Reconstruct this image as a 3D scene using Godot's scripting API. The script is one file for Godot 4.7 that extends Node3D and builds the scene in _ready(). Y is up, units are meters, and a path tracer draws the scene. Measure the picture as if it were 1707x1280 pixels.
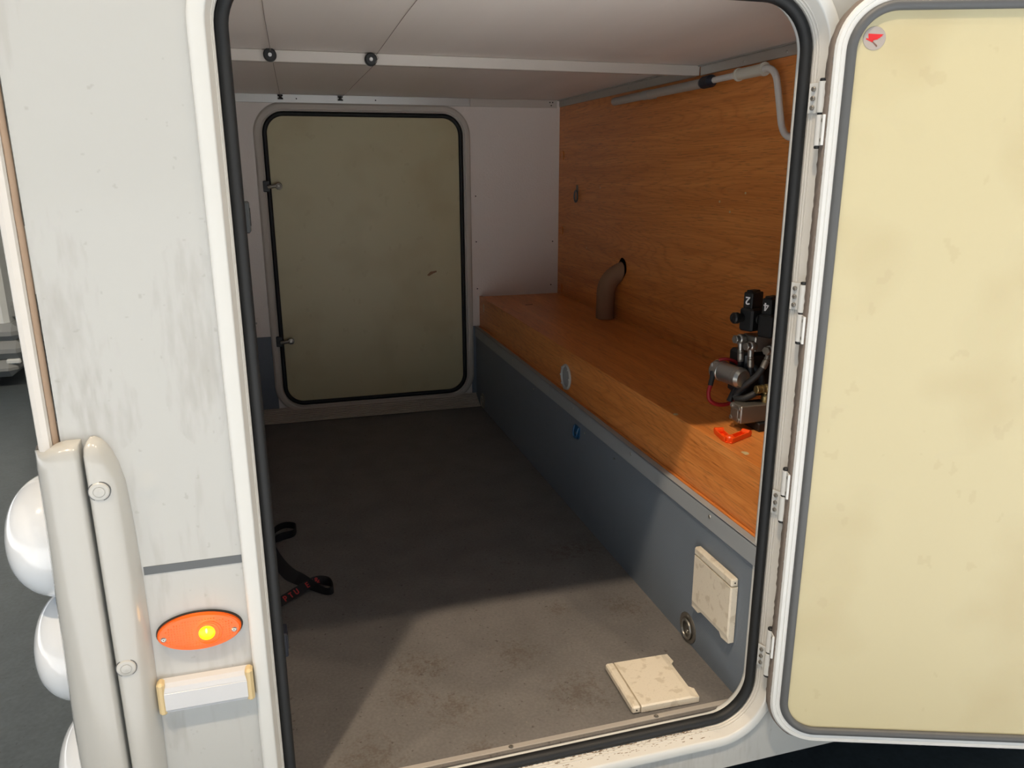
extends Node3D
# A storage garage in the side of a motor caravan, seen through its open hatch, in a workshop hall.
# Axes: x along the vehicle (right in the picture), y up from the garage floor, z out of the vehicle's side; its skin is z = 0.

const ZB := -2.195      # inside face of the far wall
const XW := 1.168       # wooden bulkhead
const XP := 0.79        # kick panel
const CEIL := 1.28
const GROUND := -0.48
const HALL_TOP := 8.0
const HALL_FRONT := 5.0     # edge of the roof
const FLOOR_FRONT := 0.85    # edge of the hall floor; paler yard beyond

var M := {}
var taken := {}

# ---------------------------------------------------------------- mesh builder
class MB:
	var v := PackedVector3Array()
	var n := PackedVector3Array()
	var uv := PackedVector2Array()
	var mode := 0
	func _init(m := 0):
		mode = m
	func coord(p: Vector3) -> Vector2:
		match mode:
			1: return Vector2(-p.z / 2.4, (p.x + p.y) / 1.2)            # wood grain runs along z
			2: return Vector2((p.x + 0.3) / 1.1, (p.z + 2.2) / 2.2)      # garage floor
			3: return Vector2(p.x, -p.y)
			4: return Vector2(p.x, p.z)
			5: return Vector2(-p.z, -p.y)
		return Vector2.ZERO
	func tri3(a: Vector3, b: Vector3, c: Vector3, na: Vector3, nb: Vector3, nc: Vector3) -> void:
		var cr := (b - a).cross(c - a)
		if cr.length_squared() < 1e-18:
			return
		if cr.dot(na + nb + nc) > 0.0:
			var t := b; b = c; c = t
			t = nb; nb = nc; nc = t
		v.append_array([a, b, c])
		n.append_array([na, nb, nc])
		uv.append_array([coord(a), coord(b), coord(c)])
	func tri(a: Vector3, b: Vector3, c: Vector3, nn: Vector3) -> void:
		tri3(a, b, c, nn, nn, nn)
	func quad(a: Vector3, b: Vector3, c: Vector3, d: Vector3, nn: Vector3) -> void:
		tri(a, b, c, nn); tri(a, c, d, nn)
	func quad4(a: Vector3, b: Vector3, c: Vector3, d: Vector3, na: Vector3, nb: Vector3, nc: Vector3, nd: Vector3) -> void:
		tri3(a, b, c, na, nb, nc); tri3(a, c, d, na, nc, nd)
	# box with chamfered edges; t turns and moves it
	func box(t: Transform3D, size: Vector3, ch := 0.0) -> void:
		var h := size * 0.5
		ch = minf(ch, minf(h.x, minf(h.y, h.z)) * 0.95)
		var nm := t.basis.orthonormalized()
		for ax in 3:
			for s in [-1.0, 1.0]:
				var u := (ax + 1) % 3
				var w := (ax + 2) % 3
				var q := []
				for k in [[-1, -1], [1, -1], [1, 1], [-1, 1]]:
					var p := Vector3.ZERO
					p[ax] = s * h[ax]; p[u] = k[0] * (h[u] - ch); p[w] = k[1] * (h[w] - ch)
					q.append(t * p)
				var nn := Vector3.ZERO
				nn[ax] = s
				quad(q[0], q[1], q[2], q[3], nm * nn)
		if ch <= 0.0:
			return
		for ax in 3:
			var u := (ax + 1) % 3
			var w := (ax + 2) % 3
			for su in [-1.0, 1.0]:
				for sw in [-1.0, 1.0]:
					var q := []
					for k in [[-1, 0], [1, 0], [1, 1], [-1, 1]]:
						var p := Vector3.ZERO
						p[ax] = k[0] * (h[ax] - ch)
						p[u] = su * (h[u] - (ch if k[1] else 0.0))
						p[w] = sw * (h[w] - (0.0 if k[1] else ch))
						q.append(t * p)
					var nn := Vector3.ZERO
					nn[u] = su; nn[w] = sw
					quad(q[0], q[1], q[2], q[3], nm * nn.normalized())
		for sx in [-1.0, 1.0]:
			for sy in [-1.0, 1.0]:
				for sz in [-1.0, 1.0]:
					var a := t * Vector3(sx * h.x, sy * (h.y - ch), sz * (h.z - ch))
					var b := t * Vector3(sx * (h.x - ch), sy * h.y, sz * (h.z - ch))
					var c := t * Vector3(sx * (h.x - ch), sy * (h.y - ch), sz * h.z)
					tri(a, b, c, nm * Vector3(sx, sy, sz).normalized())
	func bx(a: Vector3, b: Vector3, ch := 0.0) -> void:
		box(Transform3D(Basis(), (a + b) * 0.5), (b - a).abs(), ch)
	# profile of [radius, height] turned about t's y axis
	func lathe(t: Transform3D, prof: Array, seg := 20, smooth := false, squash := Vector2.ONE) -> void:
		var nm := t.basis.orthonormalized()
		for j in prof.size() - 1:
			var a: Vector2 = prof[j]
			var b: Vector2 = prof[j + 1]
			var d := b - a
			if d.length() < 1e-7:
				continue
			var n2 := Vector2(d.y, -d.x).normalized()
			var na := n2
			var nb := n2
			if smooth:
				if j > 0:
					var e: Vector2 = a - prof[j - 1]
					na = (n2 + Vector2(e.y, -e.x).normalized()).normalized()
				if j + 2 < prof.size():
					var e2: Vector2 = prof[j + 2] - b
					nb = (n2 + Vector2(e2.y, -e2.x).normalized()).normalized()
			for i in seg:
				var c0 := Vector2(cos(TAU * i / seg), sin(TAU * i / seg)) * squash
				var c1 := Vector2(cos(TAU * (i + 1) / seg), sin(TAU * (i + 1) / seg)) * squash
				quad4(t * Vector3(c0.x * a.x, a.y, c0.y * a.x), t * Vector3(c1.x * a.x, a.y, c1.y * a.x), t * Vector3(c1.x * b.x, b.y, c1.y * b.x), t * Vector3(c0.x * b.x, b.y, c0.y * b.x),
					nm * Vector3(c0.x * na.x, na.y, c0.y * na.x).normalized(), nm * Vector3(c1.x * na.x, na.y, c1.y * na.x).normalized(), nm * Vector3(c1.x * nb.x, nb.y, c1.y * nb.x).normalized(), nm * Vector3(c0.x * nb.x, nb.y, c0.y * nb.x).normalized())
	# solid cylinder between two points, ends chamfered
	func rod(a: Vector3, b: Vector3, r: float, seg := 16, ch := 0.0) -> void:
		var l := (b - a).length()
		lathe(MB.along(a, b), [Vector2(0, 0), Vector2(r - ch, 0), Vector2(r, ch), Vector2(r, l - ch), Vector2(r - ch, l), Vector2(0, l)], seg)
	static func along(a: Vector3, b: Vector3) -> Transform3D:
		var y := (b - a).normalized()
		var x := y.cross(Vector3.UP if absf(y.y) < 0.95 else Vector3.RIGHT).normalized()
		return Transform3D(Basis(x, y, x.cross(y)), a)
	func tube(pts: Array, r, seg := 10, caps := true) -> void:
		var x := Vector3.ZERO
		var rings := []
		var norms := []
		for i in pts.size():
			var d: Vector3 = (pts[mini(i + 1, pts.size() - 1)] - pts[maxi(i - 1, 0)]).normalized()
			if x == Vector3.ZERO:
				x = d.cross(Vector3.UP if absf(d.y) < 0.9 else Vector3.RIGHT).normalized()
			x = (x - d * x.dot(d)).normalized()
			var y := d.cross(x)
			var ring := []
			var nr := []
			var rr: float = r[i] if r is Array else r
			for k in seg:
				var q: Vector3 = x * cos(TAU * k / seg) + y * sin(TAU * k / seg)
				ring.append(pts[i] + q * rr)
				nr.append(q)
			rings.append(ring); norms.append(nr)
		for i in pts.size() - 1:
			for k in seg:
				var k2 := (k + 1) % seg
				quad4(rings[i][k], rings[i][k2], rings[i + 1][k2], rings[i + 1][k], norms[i][k], norms[i][k2], norms[i + 1][k2], norms[i + 1][k])
		if caps:
			for e in [0, pts.size() - 1]:
				var d: Vector3 = (pts[0] - pts[1]) if e == 0 else (pts[e] - pts[e - 1])
				for k in seg:
					tri(pts[e], rings[e][k], rings[e][(k + 1) % seg], d.normalized())
	# rounded rectangle in the xy plane as [point, outward normal]
	static func rounded(r: Rect2, rad: float, arc := 14) -> Array:
		var out := []
		var cs := [Vector2(r.end.x - rad, r.end.y - rad), Vector2(r.position.x + rad, r.end.y - rad), r.position + Vector2(rad, rad), Vector2(r.end.x - rad, r.position.y + rad)]
		for q in 4:
			for i in arc + 1:
				var a := PI / 2 * (q + float(i) / arc)
				var nn := Vector2(cos(a), sin(a))
				out.append([cs[q] + nn * rad, nn])
		return out
	# profile of (offset outwards, z) carried round a rounded rectangle; fuzz shakes the offsets
	func frame(r: Rect2, rad: float, prof: Array, closed := false, smooth := false, sub := 1, fuzz := 0.0, flip := false) -> void:
		var path := MB.rounded(r, rad)
		if sub > 1:
			var fine := []
			for i in path.size():
				var a = path[i]
				var b = path[(i + 1) % path.size()]
				var many := maxi(1, int((b[0] - a[0]).length() / 0.006)) if (a[1] - b[1]).length() < 1e-3 else 1
				for k in many:
					fine.append([a[0].lerp(b[0], float(k) / many), a[1]])
			path = fine
		var rng := RandomNumberGenerator.new()
		rng.seed = 7
		var shake := []
		for i in path.size():
			var row := []
			for j in prof.size():
				row.append(Vector2(rng.randf_range(-fuzz, fuzz), rng.randf_range(-fuzz, fuzz)))
			shake.append(row)
		var m := prof.size() if closed else prof.size() - 1
		var sn := []
		for j in m:
			var d: Vector2 = prof[(j + 1) % prof.size()] - prof[j]
			var q := Vector2(-d.y, d.x).normalized()
			sn.append(-q if flip else q)
		for i in path.size():
			var i2 := (i + 1) % path.size()
			for j in m:
				var j2 := (j + 1) % prof.size()
				var na: Vector2 = sn[j]
				var nb: Vector2 = sn[j]
				if smooth:
					if j > 0 or closed:
						na = (sn[j] + sn[(j + m - 1) % m]).normalized()
					if j + 1 < m or closed:
						nb = (sn[j] + sn[(j + 1) % m]).normalized()
				var pt := func(ii: int, jj: int) -> Vector3:
					var o: Vector2 = prof[jj] + shake[ii][jj]
					var p: Vector2 = path[ii][0] + path[ii][1] * o.x
					return Vector3(p.x, p.y, o.y)
				var nr := func(ii: int, q: Vector2) -> Vector3:
					return Vector3(path[ii][1].x * q.x, path[ii][1].y * q.x, q.y)
				quad4(pt.call(i, j), pt.call(i2, j), pt.call(i2, j2), pt.call(i, j2), nr.call(i, na), nr.call(i2, na), nr.call(i2, nb), nr.call(i, nb))
	# flat rounded sheet filling the rectangle
	func sheet(r: Rect2, rad: float, z: float, nn: Vector3) -> void:
		var p := MB.rounded(r, rad)
		var c := r.get_center()
		for i in p.size():
			var a: Vector2 = p[i][0]
			var b: Vector2 = p[(i + 1) % p.size()][0]
			tri(Vector3(c.x, c.y, z), Vector3(a.x, a.y, z), Vector3(b.x, b.y, z), nn)
	# rectangle with a rounded hole
	func holed(outer: Rect2, hole: Rect2, rad: float, z: float, nn: Vector3) -> void:
		var xs := [outer.position.x, hole.position.x, hole.end.x, outer.end.x]
		var ys := [outer.position.y, hole.position.y, hole.end.y, outer.end.y]
		for i in 3:
			for j in 3:
				if i == 1 and j == 1:
					continue
				quad(Vector3(xs[i], ys[j], z), Vector3(xs[i + 1], ys[j], z), Vector3(xs[i + 1], ys[j + 1], z), Vector3(xs[i], ys[j + 1], z), nn)
		var p := MB.rounded(hole, rad)
		var arc := p.size() / 4
		var corners := [hole.end, Vector2(hole.position.x, hole.end.y), hole.position, Vector2(hole.end.x, hole.position.y)]
		for q in 4:
			for i in arc - 1:
				var a: Vector2 = p[q * arc + i][0]
				var b: Vector2 = p[q * arc + i + 1][0]
				tri(Vector3(corners[q].x, corners[q].y, z), Vector3(a.x, a.y, z), Vector3(b.x, b.y, z), nn)
	# polygon (t's xy plane) with thickness along t's z
	func slab(t: Transform3D, poly: PackedVector2Array, depth: float) -> void:
		var nm := t.basis.orthonormalized()
		var idx := Geometry2D.triangulate_polygon(poly)
		for k in range(0, idx.size(), 3):
			var a := poly[idx[k]]
			var b := poly[idx[k + 1]]
			var c := poly[idx[k + 2]]
			tri(t * Vector3(a.x, a.y, depth), t * Vector3(b.x, b.y, depth), t * Vector3(c.x, c.y, depth), nm.z)
			tri(t * Vector3(a.x, a.y, 0), t * Vector3(b.x, b.y, 0), t * Vector3(c.x, c.y, 0), -nm.z)
		var turn := -1.0 if Geometry2D.is_polygon_clockwise(poly) else 1.0
		for i in poly.size():
			var a := poly[i]
			var b := poly[(i + 1) % poly.size()]
			var d := (b - a).normalized() * turn
			quad(t * Vector3(a.x, a.y, 0), t * Vector3(b.x, b.y, 0), t * Vector3(b.x, b.y, depth), t * Vector3(a.x, a.y, depth), nm * Vector3(d.y, -d.x, 0))
	# surface through rows of points, smooth normals, facing away from each row's centre or along `out`
	func loft(rows: Array, out: Vector3) -> void:
		var nr := []
		for i in rows.size():
			var line := []
			for j in rows[i].size():
				var du: Vector3 = rows[i][mini(j + 1, rows[i].size() - 1)] - rows[i][maxi(j - 1, 0)]
				var dv: Vector3 = rows[mini(i + 1, rows.size() - 1)][j] - rows[maxi(i - 1, 0)][j]
				var q := du.cross(dv)
				line.append(q.normalized() if q.length() > 1e-10 else out)
			nr.append(line)
		var s := 0.0
		for line in nr:
			for q in line:
				s += q.dot(out)
		var sg := 1.0 if s >= 0.0 else -1.0
		for i in rows.size() - 1:
			for j in rows[i].size() - 1:
				quad4(rows[i][j], rows[i][j + 1], rows[i + 1][j + 1], rows[i + 1][j], nr[i][j] * sg, nr[i][j + 1] * sg, nr[i + 1][j + 1] * sg, nr[i + 1][j] * sg)
	func mesh(base := Vector3.ZERO) -> ArrayMesh:
		var arr := []
		arr.resize(Mesh.ARRAY_MAX)
		if base != Vector3.ZERO:
			for i in v.size():
				v[i] -= base
		arr[Mesh.ARRAY_VERTEX] = v
		arr[Mesh.ARRAY_NORMAL] = n
		arr[Mesh.ARRAY_TEX_UV] = uv
		var m := ArrayMesh.new()
		m.add_surface_from_arrays(Mesh.PRIMITIVE_TRIANGLES, arr)
		return m

# ---------------------------------------------------------------- naming and tagging
func numbered(called: String) -> String:
	if not taken.has(called):
		taken[called] = 0
		return called
	taken[called] += 1
	return "%s_%03d" % [called, taken[called]]

func tag(o: Node3D, label := "", category := "", group := "", kind := "") -> Node3D:
	if label: o.set_meta("label", label)
	if category: o.set_meta("category", category)
	if group: o.set_meta("group", group)
	if kind: o.set_meta("kind", kind)
	return o

func thing(called: String, at: Vector3, label: String, category: String, group := "", turn := 0.0) -> Node3D:
	var o := Node3D.new()
	o.name = numbered(called)
	add_child(o)
	o.position = at
	o.rotation.y = turn
	return tag(o, label, category, group)

# a part given in world axes: its points are moved to the thing's base
func part(parent: Node3D, called: String, mb: MB, m: Material, label := "", local := false) -> MeshInstance3D:
	var base := Vector3.ZERO
	if not local:
		var p := parent
		while p != self:
			base += p.position
			p = p.get_parent()
	var o := MeshInstance3D.new()
	o.name = called
	o.mesh = mb.mesh(base)
	o.material_override = m
	parent.add_child(o, true)
	if label: o.set_meta("label", label)
	return o

func single(called: String, mb: MB, m: Material, label: String, category: String, at := Vector3.ZERO, group := "") -> MeshInstance3D:
	var o := MeshInstance3D.new()
	o.name = numbered(called)
	o.mesh = mb.mesh(at)
	o.position = at
	o.material_override = m
	add_child(o)
	tag(o, label, category, group)
	return o

func struct(called: String, mb: MB, m: Material, label: String) -> MeshInstance3D:
	var o := MeshInstance3D.new()
	o.name = numbered(called)
	o.mesh = mb.mesh()
	o.material_override = m
	add_child(o)
	tag(o, label, "", "", "structure")
	return o

func lettering(parent: Node3D, called: String, text: String, size: float, t: Transform3D, m: Material, font_name := "Droid Sans") -> void:
	var f := SystemFont.new()
	f.font_names = PackedStringArray([font_name])
	f.font_weight = 700
	var tm := TextMesh.new()
	tm.font = f
	tm.text = text
	tm.font_size = 32
	tm.pixel_size = size / 32.0
	tm.depth = 0.0006
	var o := MeshInstance3D.new()
	o.name = called
	o.mesh = tm
	o.transform = t
	o.material_override = m
	parent.add_child(o, true)

# ---------------------------------------------------------------- materials
func srgb(r: float, g: float, b: float) -> Color:
	return Color(r / 255.0, g / 255.0, b / 255.0)

func mat(called: String, c: Color, rough := 0.6, metal := 0.0, coat := 0.0) -> StandardMaterial3D:
	var m := StandardMaterial3D.new()
	m.resource_name = called
	m.albedo_color = c
	m.roughness = rough
	m.metallic = metal
	if coat > 0.0:
		m.clearcoat_enabled = true
		m.clearcoat = coat
		m.clearcoat_roughness = 0.08
	M[called] = m
	return m

func noise(s: int, freq: float, oct := 3) -> FastNoiseLite:
	var f := FastNoiseLite.new()
	f.seed = s
	f.noise_type = FastNoiseLite.TYPE_SIMPLEX_SMOOTH
	f.frequency = freq
	f.fractal_type = FastNoiseLite.FRACTAL_FBM
	f.fractal_octaves = oct
	return f

func paint(w: int, h: int, f: Callable) -> ImageTexture:
	var bytes := PackedByteArray()
	bytes.resize(w * h * 3)
	var k := 0
	for y in h:
		for x in w:
			var c: Color = f.call(float(x) / w, float(y) / h)
			bytes[k] = clampi(int(c.r * 255.0), 0, 255)
			bytes[k + 1] = clampi(int(c.g * 255.0), 0, 255)
			bytes[k + 2] = clampi(int(c.b * 255.0), 0, 255)
			k += 3
	return ImageTexture.create_from_image(Image.create_from_data(w, h, false, Image.FORMAT_RGB8, bytes))

func grain(s: int, freq: float, strength: float, size := 256) -> NoiseTexture2D:
	var t := NoiseTexture2D.new()
	t.width = size
	t.height = size
	t.seamless = true
	t.as_normal_map = true
	t.bump_strength = strength
	t.noise = noise(s, freq, 3)
	return t

func bumpy(m: StandardMaterial3D, t: Texture2D, scale: float, amount := 0.5) -> void:
	m.uv1_triplanar = true
	m.uv1_world_triplanar = true
	m.uv1_scale = Vector3.ONE * scale
	m.normal_enabled = true
	m.normal_texture = t
	m.normal_scale = amount

func make_materials() -> void:
	# laminate: fine fibres, slow tone bands and flat-sawn loops
	var fib := noise(3, 1.0, 2)
	var band := noise(11, 1.0, 3)
	var loops := noise(23, 1.0, 2)
	var wood := paint(1400, 700, func(u: float, v: float) -> Color:
		var x := u * 2.4
		var y := v * 1.2
		var a := fib.get_noise_2d(x * 2.6, y * 230.0)
		var b := band.get_noise_2d(x * 0.9, y * 16.0)
		var l := (loops.get_noise_2d(x * 0.42, y * 4.2) + 0.05 * fib.get_noise_2d(x * 3.0, y * 20.0)) * 11.0
		var ring := pow(absf(fposmod(l, 1.0) - 0.5) * 2.0, 4.0)
		var t := 0.58 + 0.50 * b + 0.42 * a - 0.46 * ring
		var pore := 1.0 - 0.16 * smoothstep(0.35, 0.65, fib.get_noise_2d(x * 9.0 + 40.0, y * 380.0))
		return Color(0.78, 0.465, 0.215).lerp(Color(0.90, 0.59, 0.315), clampf(t, 0.0, 1.0)) * pore)
	var m := mat("wood", Color.WHITE, 0.33)
	m.albedo_texture = wood
	m.metallic_specular = 0.45

	# floor covering: grey vinyl, trodden dirt and dry mud
	var f1 := noise(5, 1.0, 4)
	var f2 := noise(6, 1.0, 3)
	var mud := [Vector3(0.673, -0.731, 0.05), Vector3(0.74, -0.742, 0.05), Vector3(0.562, -0.466, 0.03), Vector3(0.20, -0.345, 0.045), Vector3(0.245, -0.334, 0.03), Vector3(0.172, -0.253, 0.04), Vector3(0.255, -0.191, 0.05), Vector3(0.508, -0.717, 0.014), Vector3(0.272, -0.068, 0.03), Vector3(0.416, -0.325, 0.05), Vector3(0.716, -0.434, 0.05), Vector3(0.08, -0.1, 0.06), Vector3(0.5, -0.17, 0.06)]
	var fl := paint(660, 1320, func(u: float, v: float) -> Color:
		var x := u * 1.1 - 0.3
		var z := v * 2.2 - 2.2
		var g := 0.42 + 0.028 * f1.get_noise_2d(x * 7.0, z * 7.0) + 0.03 * f2.get_noise_2d(x * 120.0, z * 120.0)
		var c := Color(g, g * 0.975, g * 0.955)
		var w := 0.6 * f1.get_noise_2d(x * 40.0, z * 40.0) + 0.6 * f2.get_noise_2d(x * 150.0, z * 150.0)
		for s in mud:
			var d: float = Vector2(x - s.x, z - s.y).length() / s.z
			if d < 1.6:
				var k := clampf((1.0 - d * 0.75) * 1.1 + w * 1.6 - 0.35, 0.0, 1.0)
				c = c.lerp(Color(0.31, 0.265, 0.225), k * 0.42)
		if f2.get_noise_2d(x * 60.0 + 9.0, z * 60.0) > 0.63:
			c = c.lerp(Color(0.24, 0.22, 0.2), 0.6)
		if f2.get_noise_2d(x * 95.0 - 70.0, z * 95.0) > 0.68:
			c = c.lerp(Color(0.6, 0.57, 0.52), 0.5)
		return c)
	m = mat("floor_vinyl", Color.WHITE, 0.62)
	m.albedo_texture = fl
	m.metallic_specular = 0.3

	# painted side panel with rubbed-in grime and scuffs
	var e1 := noise(31, 1.0, 4)
	var e2 := noise(32, 1.0, 3)
	var scuffs := [[-0.265, 0.80, 0.045, 0.16], [-0.25, 0.70, 0.06, 0.06], [-0.12, 0.78, 0.05, 0.14], [-0.20, 0.44, 0.02, 0.03], [-0.10, 0.32, 0.03, 0.05], [0.5, -0.07, 0.3, 0.03], [-0.205, 0.22, 0.02, 0.05]]
	var side := paint(900, 900, func(u: float, v: float) -> Color:
		var x := u * 1.0
		var y := v * 1.0
		var c := Color(0.70, 0.706, 0.70)
		var streak := e1.get_noise_2d(x * 60.0, y * 7.0)
		var patch := e2.get_noise_2d(x * 3.0, y * 3.0)
		# scuffed patches beside the corner post and round the lamps
		var at := Vector2((u - 0.3) / 0.6, (0.9 - v) / 0.6)
		for q in scuffs:
			var d := ((at - Vector2(q[0], q[1])) / Vector2(q[2], q[3])).length()
			if d < 1.0:
				var k := e1.get_noise_2d(x * 150.0, y * 26.0) * 0.9 + e2.get_noise_2d(x * 34.0, y * 12.0) * 0.6 + 0.75 - d * 0.75
				c = c.lerp(Color(0.50, 0.485, 0.455), clampf(k * 0.19, 0.0, 0.22))
		c = c.lerp(Color(0.55, 0.54, 0.51), clampf(streak * 0.5 + patch * 0.6 - 0.2, 0.0, 0.16))
		if e2.get_noise_2d(x * 70.0, y * 70.0) > 0.66:
			c = c.lerp(Color(0.5, 0.49, 0.46), 0.22)
		return c)
	m = mat("side_paint", Color.WHITE, 0.38, 0.0, 0.25)
	m.albedo_texture = side
	m.uv1_scale = Vector3(0.6, 0.6, 1)
	m.uv1_offset = Vector3(0.3, 0.9, 0)

	# yellowed inside skin of the hatches
	var p1 := noise(41, 1.0, 3)
	var skin := paint(512, 512, func(u: float, v: float) -> Color:
		var k := p1.get_noise_2d(u * 6.0, v * 6.0)
		var c := Color(0.765, 0.73, 0.59).lerp(Color(0.735, 0.69, 0.545), clampf(k * 1.5, 0.0, 1.0))
		if p1.get_noise_2d(u * 26.0 + 5.0, v * 19.0) > 0.56:
			c = c.lerp(Color(0.66, 0.60, 0.47), 0.18)
		return c)
	m = mat("hatch_skin", Color.WHITE, 0.42)
	m.albedo_texture = skin
	m.uv1_scale = Vector3(0.55, 0.55, 1)
	m.uv1_offset = Vector3(0.1, 0.9, 0)

	var c1 := noise(51, 1.0, 3)
	var ceil_tex := paint(512, 512, func(u: float, v: float) -> Color:
		var k := 0.90 + 0.022 * c1.get_noise_2d(u * 3.0, v * 60.0) + 0.02 * c1.get_noise_2d(u * 4.0, v * 4.0 + 30.0)
		return Color(k, k * 0.965, k * 0.935))
	m = mat("ceiling_board", Color.WHITE, 0.5)
	m.albedo_texture = ceil_tex
	var g1 := noise(61, 1.0, 4)
	var gt := paint(512, 512, func(u: float, v: float) -> Color:
		var k := 0.375 + 0.03 * g1.get_noise_2d(u * 8.0, v * 8.0) + 0.035 * g1.get_noise_2d(u * 50.0, v * 50.0)
		if g1.get_noise_2d(u * 40.0 + 8.0, v * 28.0) > 0.60:
			k *= 0.75
		return Color(k * 0.89, k * 0.99, k * 1.05))
	m = mat("hall_floor", Color.WHITE, 0.28)
	m.albedo_texture = gt

	mat("inner_white", srgb(234, 226, 220), 0.5)
	bumpy(M.inner_white, grain(71, 0.05, 4.0), 6.0, 0.25)
	m = mat("kick_panel", srgb(112, 122, 133), 0.55)
	# fine ribs pressed into the covering
	var ribs := Image.create(64, 64, false, Image.FORMAT_RGB8)
	for y in 64:
		for x in 64:
			var h := 0.5 + 0.5 * sin(TAU * (x + y) / 16.0)
			ribs.set_pixel(x, y, Color(h, h, h))
	ribs.bump_map_to_normal_map(3.0)
	var rib_tex := ImageTexture.create_from_image(ribs)
	bumpy(m, rib_tex, 45.0, 0.35)
	m = M.floor_vinyl
	m.detail_enabled = false
	mat("ribbed_grey", srgb(190, 180, 170), 0.6)
	mat("dirt", srgb(132, 112, 90), 0.9)
	mat("groove_dark", srgb(78, 70, 66), 0.8)
	mat("grey_trim", srgb(150, 155, 158), 0.5)
	mat("frame_white", srgb(204, 206, 204), 0.35, 0.0, 0.2)
	mat("frame_dirty", srgb(204, 202, 196), 0.45)
	m = mat("door_white", srgb(212, 214, 213), 0.33, 0.0, 0.2)
	mat("far_frame", srgb(196, 189, 180), 0.45)
	mat("rubber", srgb(16, 19, 22), 0.6)
	mat("rubber_grey", srgb(82, 84, 86), 0.5)
	mat("foam", srgb(122, 112, 104), 0.95)
	mat("gelcoat", srgb(180, 180, 176), 0.24, 0.0, 0.5)
	mat("gelcoat_gloss", srgb(220, 224, 228), 0.12, 0.0, 0.8)
	mat("post_white", srgb(206, 203, 198), 0.4)
	mat("old_sealant", srgb(160, 138, 118), 0.8)
	mat("stripe_grey", srgb(88, 93, 97), 0.5)
	mat("alu", srgb(198, 197, 194), 0.38, 0.85)
	mat("alu_dull", srgb(178, 172, 164), 0.5, 0.25)
	mat("beam_white", srgb(205, 198, 190), 0.42, 0.2)
	mat("steel", srgb(176, 174, 168), 0.32, 0.9)
	mat("zinc", srgb(150, 146, 138), 0.42, 0.85)
	mat("brass", srgb(168, 150, 104), 0.35, 0.9)
	mat("black_plastic", srgb(26, 28, 30), 0.45)
	mat("black_coil", srgb(20, 21, 22), 0.5)
	mat("hose_black", srgb(30, 31, 33), 0.6)
	mat("red_cable", srgb(150, 22, 26), 0.5)
	mat("orange_plastic", srgb(248, 84, 18), 0.35)
	m = mat("old_white_plastic", srgb(226, 216, 198), 0.45)
	var hw := noise(81, 1.0, 4)
	m.albedo_color = Color.WHITE
	m.albedo_texture = paint(256, 256, func(u: float, v: float) -> Color:
		var c := Color(0.875, 0.84, 0.77)
		c = c.lerp(Color(0.66, 0.6, 0.5), clampf(hw.get_noise_2d(u * 5.0, v * 5.0) * 1.2 - 0.25, 0.0, 0.3))
		if hw.get_noise_2d(u * 60.0, v * 60.0) > 0.56:
			c = c.lerp(Color(0.42, 0.36, 0.28), 0.4)
		return c)
	m.uv1_triplanar = true
	m.uv1_scale = Vector3.ONE * 6.0
	mat("blue_plastic", srgb(28, 84, 126), 0.3)
	mat("grey_plastic", srgb(170, 170, 166), 0.45)
	mat("hose_brown", srgb(142, 108, 82), 0.75)
	mat("crank_white", srgb(212, 210, 206), 0.4)
	mat("crank_grip", srgb(206, 203, 190), 0.5)
	mat("dark_blue_plastic", srgb(26, 32, 46), 0.45)
	mat("cord", srgb(150, 138, 130), 0.8)
	mat("strap_black", srgb(24, 24, 27), 0.75)
	mat("strap_red", srgb(186, 50, 52), 0.7)
	mat("yellowed", srgb(202, 182, 138), 0.45)
	mat("bar_white", srgb(196, 199, 203), 0.3, 0.0, 0.3)
	mat("marker_grey", srgb(164, 156, 150), 0.4)
	mat("emblem_red", srgb(205, 42, 44), 0.4)
	mat("emblem_dark", srgb(122, 92, 84), 0.4)
	mat("ink_white", srgb(236, 236, 236), 0.6)
	mat("gasket", srgb(40, 34, 30), 0.7)
	m = mat("amber_lens", srgb(236, 96, 0), 0.3, 0.0, 0.1)
	m.emission_enabled = true
	m.emission = srgb(255, 100, 0)
	m.emission_energy_multiplier = 0.12
	m = mat("bulb_glow", srgb(255, 210, 20), 0.3)
	m.emission_enabled = true
	m.emission = srgb(255, 205, 0)
	m.emission_energy_multiplier = 1.25
	m = mat("bulb_core", srgb(255, 250, 170), 0.3)
	m.emission_enabled = true
	m.emission = srgb(255, 246, 120)
	m.emission_energy_multiplier = 1.6
	m = mat("led_face", srgb(255, 244, 225), 0.4)
	m.emission_enabled = true
	m.emission = Color(1.0, 0.82, 0.62).linear_to_srgb()
	m.emission_energy_multiplier = 12.0
	mat("lamp_case", srgb(90, 92, 95), 0.5)
	mat("hall_wall", srgb(140, 140, 138), 0.8)
	mat("yard", srgb(185, 189, 193), 0.9)
	mat("underbody", srgb(46, 48, 50), 0.8)
	mat("van_white", srgb(206, 214, 218), 0.35)
	mat("van_grey", srgb(128, 134, 138), 0.55)
	mat("van_dark", srgb(60, 64, 67), 0.6)

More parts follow.
